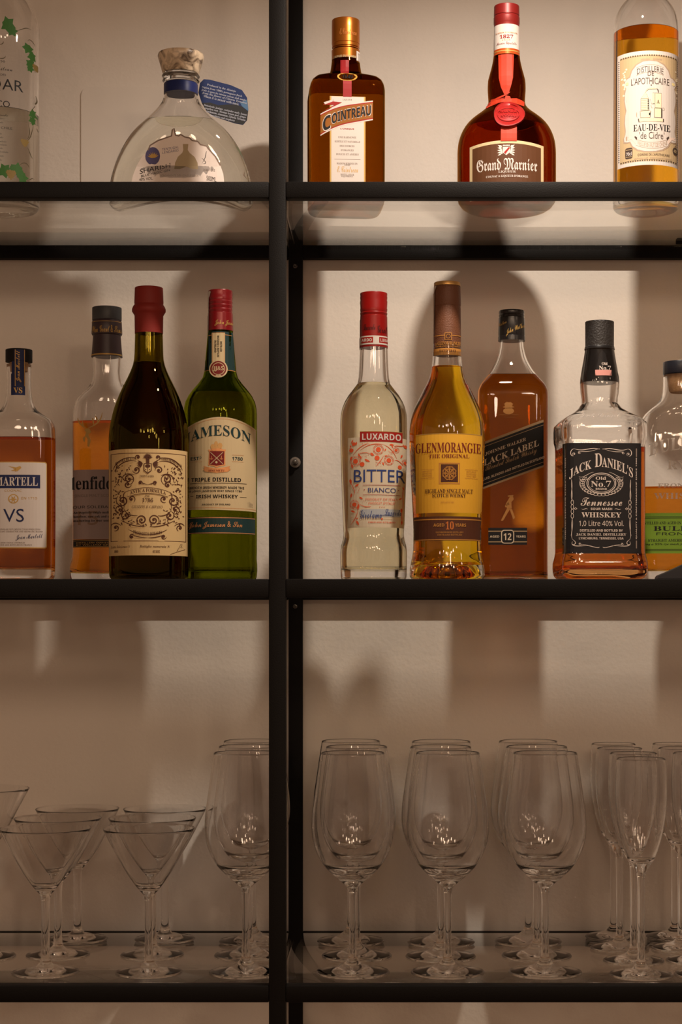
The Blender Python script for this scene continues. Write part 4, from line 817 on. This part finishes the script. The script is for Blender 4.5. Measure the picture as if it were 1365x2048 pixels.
L.text('Tennessee', 300, 735, 660, 748, 'script', OFFW, 2); L.text('SOUR MASH', 405, 630, 768, 792, 'sansb', OFFW, 2); L.text('WHISKEY', 308, 727, 815, 870, 'serif', OFFW, 2); L.text('1,0 Litre 40% Vol.', 283, 752, 902, 966, 'sans', OFFW, 2)
L.text('DISTILLED AND BOTTLED BY', 292, 742, 993, 1018, 'sansb', OFFW, 2); L.text('JACK DANIEL DISTILLERY', 252, 778, 1034, 1064, 'serif', OFFW, 2); L.text('LYNCHBURG, TENNESSEE, USA', 282, 750, 1076, 1104, 'sansb', OFFW, 2)
L.build('bottle_label', r_)
L = Label(S, D2, .0001); L.text('Jack Daniel', 705, 965, 735, 765, 'script', EMB, 1, None, 0, .0005); L.build('embossed_lettering', r_)
# --- rye
BUL = glass('rye_whiskey', (.85, .52, .14), .907)
r_, S = bottle('whiskey_bottle', 'clear flask-shaped rye bottle with embossed lettering and green label at the right edge', 1365, .195, MID,
    [(1160, 92), (1140, 94), (900, 93), (875, 91), (855, 87), (840, 81), (828, 73), (818, 62), (808, 50), (798, 43), (788, 39.5), (770, 38), (750, 38)], CLEAR, BUL, 976, ratio=.42, n=2.8, bt=.014)
cs = Surf(1365, .195, MID, [(752, 36), (749, 38), (726, 38)], smooth=False); lathe('stopper', cs, 725, 750, mat('blueblack_cap', (.012, .013, .02), .35), r_)
csk = Surf(1365, .195, MID, [(788, 22), (782, 26), (751, 30)], smooth=False); lathe('cork', csk, 750.2, 786, CORK, r_)
L = Label(S, D2, .0001); ub = lambda x, y: (x, y + ((x - 1365) / 200) ** 2 * 38)
L.text('BULLEIT', 1155, 1575, 885, 965, 'serif', EMB, 1, ub, 0, .0008); L.text('RYE', 1270, 1460, 1035, 1090, 'serif', EMB, 1, None, 0, .0008); L.text('FRONTIER', 1210, 1520, 1180, 1206, 'serif', EMB, 1, None, 0, .0008); L.text('WHISKEY', 1185, 1545, 1240, 1280, 'serif', EMB, 1, None, 0, .0008)
L.build('embossed_lettering', r_, 'raised glass lettering, its highlight put into a pale tint')
L = Label(S, D2); GN = K('label_green', (.14, .24, .02)); L.rect(1068, 1372, 1660, 1626, GN, 0)
for k in range(74): L.poly([(1068 + k * 8, 1626), (1076 + k * 8, 1626), (1072 + k * 8, 1632)], GN, 0); L.poly([(1068 + k * 8, 1372), (1076 + k * 8, 1372), (1072 + k * 8, 1366)], GN, 0)
for y in (1392, 1400, 1602, 1610): L.rect(1075, y, 1655, y + 3, BLK, 1)
L.text('DISTILLED AND AGED IN THE BULLEIT TRADITION', 1100, 1630, 1424, 1442, 'serif', BLK, 1); L.text('BULLEIT', 1182, 1545, 1454, 1484, 'serif', BLK, 1); L.text('FRONTIER', 1200, 1525, 1494, 1512, 'sans', BLK, 1); L.text('STRAIGHT AMERICAN RYE WHISKEY', 1148, 1582, 1536, 1554, 'serif', BLK, 1); L.text('Using a 95% rye mash for a smooth, spicy finish', 1100, 1630, 1562, 1578, 'serifit', BLK, 1)
L.build('bottle_label', r_)
# dark wedge at the shelf edge
dw = .020
P = [(1317, 1157.5), (1319, 1151), (1345, 1140), (1375, 1126), (1420, 1112), (1440, 1112), (1440, 1157.5)]
bm = bmesh.new(); f = bm.faces.new([bm.verts.new((wx(x, dw), dw, max(MID + .0002, wz(y, dw) if y < 1157 else 0))) for x, y in P]); e = bmesh.ops.extrude_face_region(bm, geom=[f])
bmesh.ops.translate(bm, verts=[v for v in e['geom'] if isinstance(v, bmesh.types.BMVert)], vec=(0, .03, 0)); bmesh.ops.recalc_face_normals(bm, faces=bm.faces[:]); bmesh.ops.bevel(bm, geom=bm.edges[:], offset=.0008, segments=2, affect='EDGES')
me = bpy.data.meshes.new('wedge_stand'); bm.to_mesh(me); bm.free(); o = link_mesh('wedge_stand', me, mat('slate_plastic', (.018, .017, .019), .55, 0, .3), None, 40); tag(o, 'dark grey sloping wedge stand before the rye bottle at the right edge', 'stand')

# ================================================================== GLASSES
def revolve(segs, root, seg=64):
    """segs: list of (part name, [(r, z)...]) consecutive stretches of one closed outline, outside going up then inside going down"""
    for nm, P in segs:
        vs, fs = [], []; idx = []
        for r, z in P:
            if r < 1e-5: vs.append((0, 0, z)); idx.append([len(vs) - 1] * seg)
            else:
                b = len(vs); vs.extend([(r * math.cos(2 * PI * i / seg), r * math.sin(2 * PI * i / seg), z) for i in range(seg)]); idx.append([b + i for i in range(seg)])
        for j in range(len(P) - 1):
            for i in range(seg):
                i2 = (i + 1) % seg; q = [idx[j][i], idx[j][i2], idx[j + 1][i2], idx[j + 1][i]]; u = []
                for v in q:
                    if v not in u: u.append(v)
                if len(u) > 2: fs.append(tuple(u))
        pydata(nm, vs, fs, WINE, root, 50)
def cr_(P, k=5):
    out = []
    for i in range(len(P) - 1):
        a = P[max(0, i - 1)]; b = P[i]; c = P[i + 1]; d = P[min(len(P) - 1, i + 2)]
        for j in range(k):
            t = j / k; out.append(tuple(.5 * (2 * b[q] + (c[q] - a[q]) * t + (2 * a[q] - 5 * b[q] + 4 * c[q] - d[q]) * t * t + (3 * b[q] - a[q] - 3 * c[q] + d[q]) * t ** 3) for q in (0, 1)))
    return out + [P[-1]]
def stemware(name, cat, rf, foot_h, rs, z_stem_top, outer, th, ibot, label=None):
    root = empty(name, (0, 0, 0)); root['category'] = cat
    foot = [(0, .0002), (rf * .5, .0002), (rf * .85, .0001), (rf - .001, 0), (rf, .0009), (rf - .0008, .0020), (rf * .82, .0029), (rf * .6, .0048), (rf * .42, .0072), (rf * .28, foot_h * .62), (rs * 1.75, foot_h * .82), (rs * 1.35, foot_h)]
    stem = cr_([(rs * 1.35, foot_h), (rs * 1.03, foot_h + .010), (rs, (foot_h + z_stem_top) / 2), (rs * 1.05, z_stem_top - .01), (outer[0][0], z_stem_top)], 4)
    out = cr_(outer, 6); rr, zz = out[-1]
    inn = []
    for i in range(len(out) - 1, -1, -1):
        r, z = out[i]
        if z < ibot: break
        f = (z - ibot) / (zz - ibot); tt = th * (1 + 1.3 * (1 - f) ** 3); inn.append((max(.0008, r - tt), z))
    k = inn[-1]; bowl = out + [(rr - th * .5, zz + .0004)] + inn + [(k[0] * .7, k[1] - (k[0]) * .18), (k[0] * .35, k[1] - k[0] * .26), (0, k[1] - k[0] * .28)]
    revolve([('foot', foot), ('stem', stem), ('bowl', bowl)], root); return root
def put(proto, used, px, d, label, group, rz=0):
    if used: r = proto
    else:
        r = proto.copy(); COL.objects.link(r)
        for ch in proto.children: c = ch.copy(); COL.objects.link(c); c.parent = r
    r.location = (wx(px, d), d, BOT + .0002); r.rotation_euler = (0, 0, rz); r['label'] = label; r['group'] = group; return r
W_ = stemware('wine_glass', 'glass', .0425, .017, .0042, .098, [(.0060, .098), (.0115, .1035), (.022, .112), (.034, .125), (.043, .142), (.0472, .162), (.0465, .185), (.0435, .208), (.0395, .236), (.0368, .2535)], .0010, .124)
rows = (('front', 0), ('middle', 1), ('rear', 2))
spots = [(('the column just left of the centre post'), ((492, .075), (499, .180), (506, .276))), ('the first column right of the centre post', ((706, .075), (714, .176), (702, .276))),
         ('the second column right of the centre post', ((896, .075), (882, .172), (883, .268))), ('the third column right of the centre post', ((1091, .075), (1074, .176), (1057, .272)))]
first = True
for cn, ps in spots:
    for (rn, i) in rows:
        px, d = ps[i]; put(W_, first, px, d, f'large clear wine glass, {rn} of three in {cn}', 'large wine glasses on the bottom shelf', random.random()); first = False
M_ = stemware('martini_glass', 'glass', .0385, .012, .0048, .0915, [(.0075, .0915), (.0105, .0945), (.0175, .1035), (.0275, .1185), (.0405, .142), (.0530, .1665)], .0012, .101)
first = True
for cn, ps in (('the column left of the other', ((91, .075), (116, .182), (155, .290))), ('the column nearer the wine glasses', ((298, .075), (305, .182), (330, .290)))):
    for rn, i in rows:
        px, d = ps[i]; put(M_, first, px, d, f'cone-shaped martini glass, {rn} of three in {cn}', 'martini glasses on the bottom shelf', random.random()); first = False
F_ = stemware('champagne_flute', 'glass', .0365, .014, .0041, .118, [(.0060, .118), (.0095, .124), (.0170, .137), (.0240, .158), (.0285, .185), (.0298, .210), (.0292, .235), (.0280, .2478)], .0011, .132)
first = True
for cn, ps in (('the column beside the wine glasses', ((1283, .060), (1268, .145), (1240, .228), (1228, .306))), ('the column cut by the right edge', ((1414, .060), (1394, .145), (1363, .228), (1350, .306)))):
    for i, rn in enumerate(('front', 'second', 'third', 'rearmost')):
        px, d = ps[i]; put(F_, first, px, d, f'slim champagne flute, {rn} of four in {cn}', 'champagne flutes on the bottom shelf', random.random()); first = False
T_ = stemware('cocktail_glass', 'glass', .040, .012, .0048, .125, [(.0075, .125), (.0105, .128), (.0185, .138), (.0300, .155), (.0435, .180), (.0560, .203)], .0012, .135)
T_.location = (wx(-35, .17), .17, BOT + .0002); T_['label'] = 'taller flared cocktail glass cut off by the left edge'
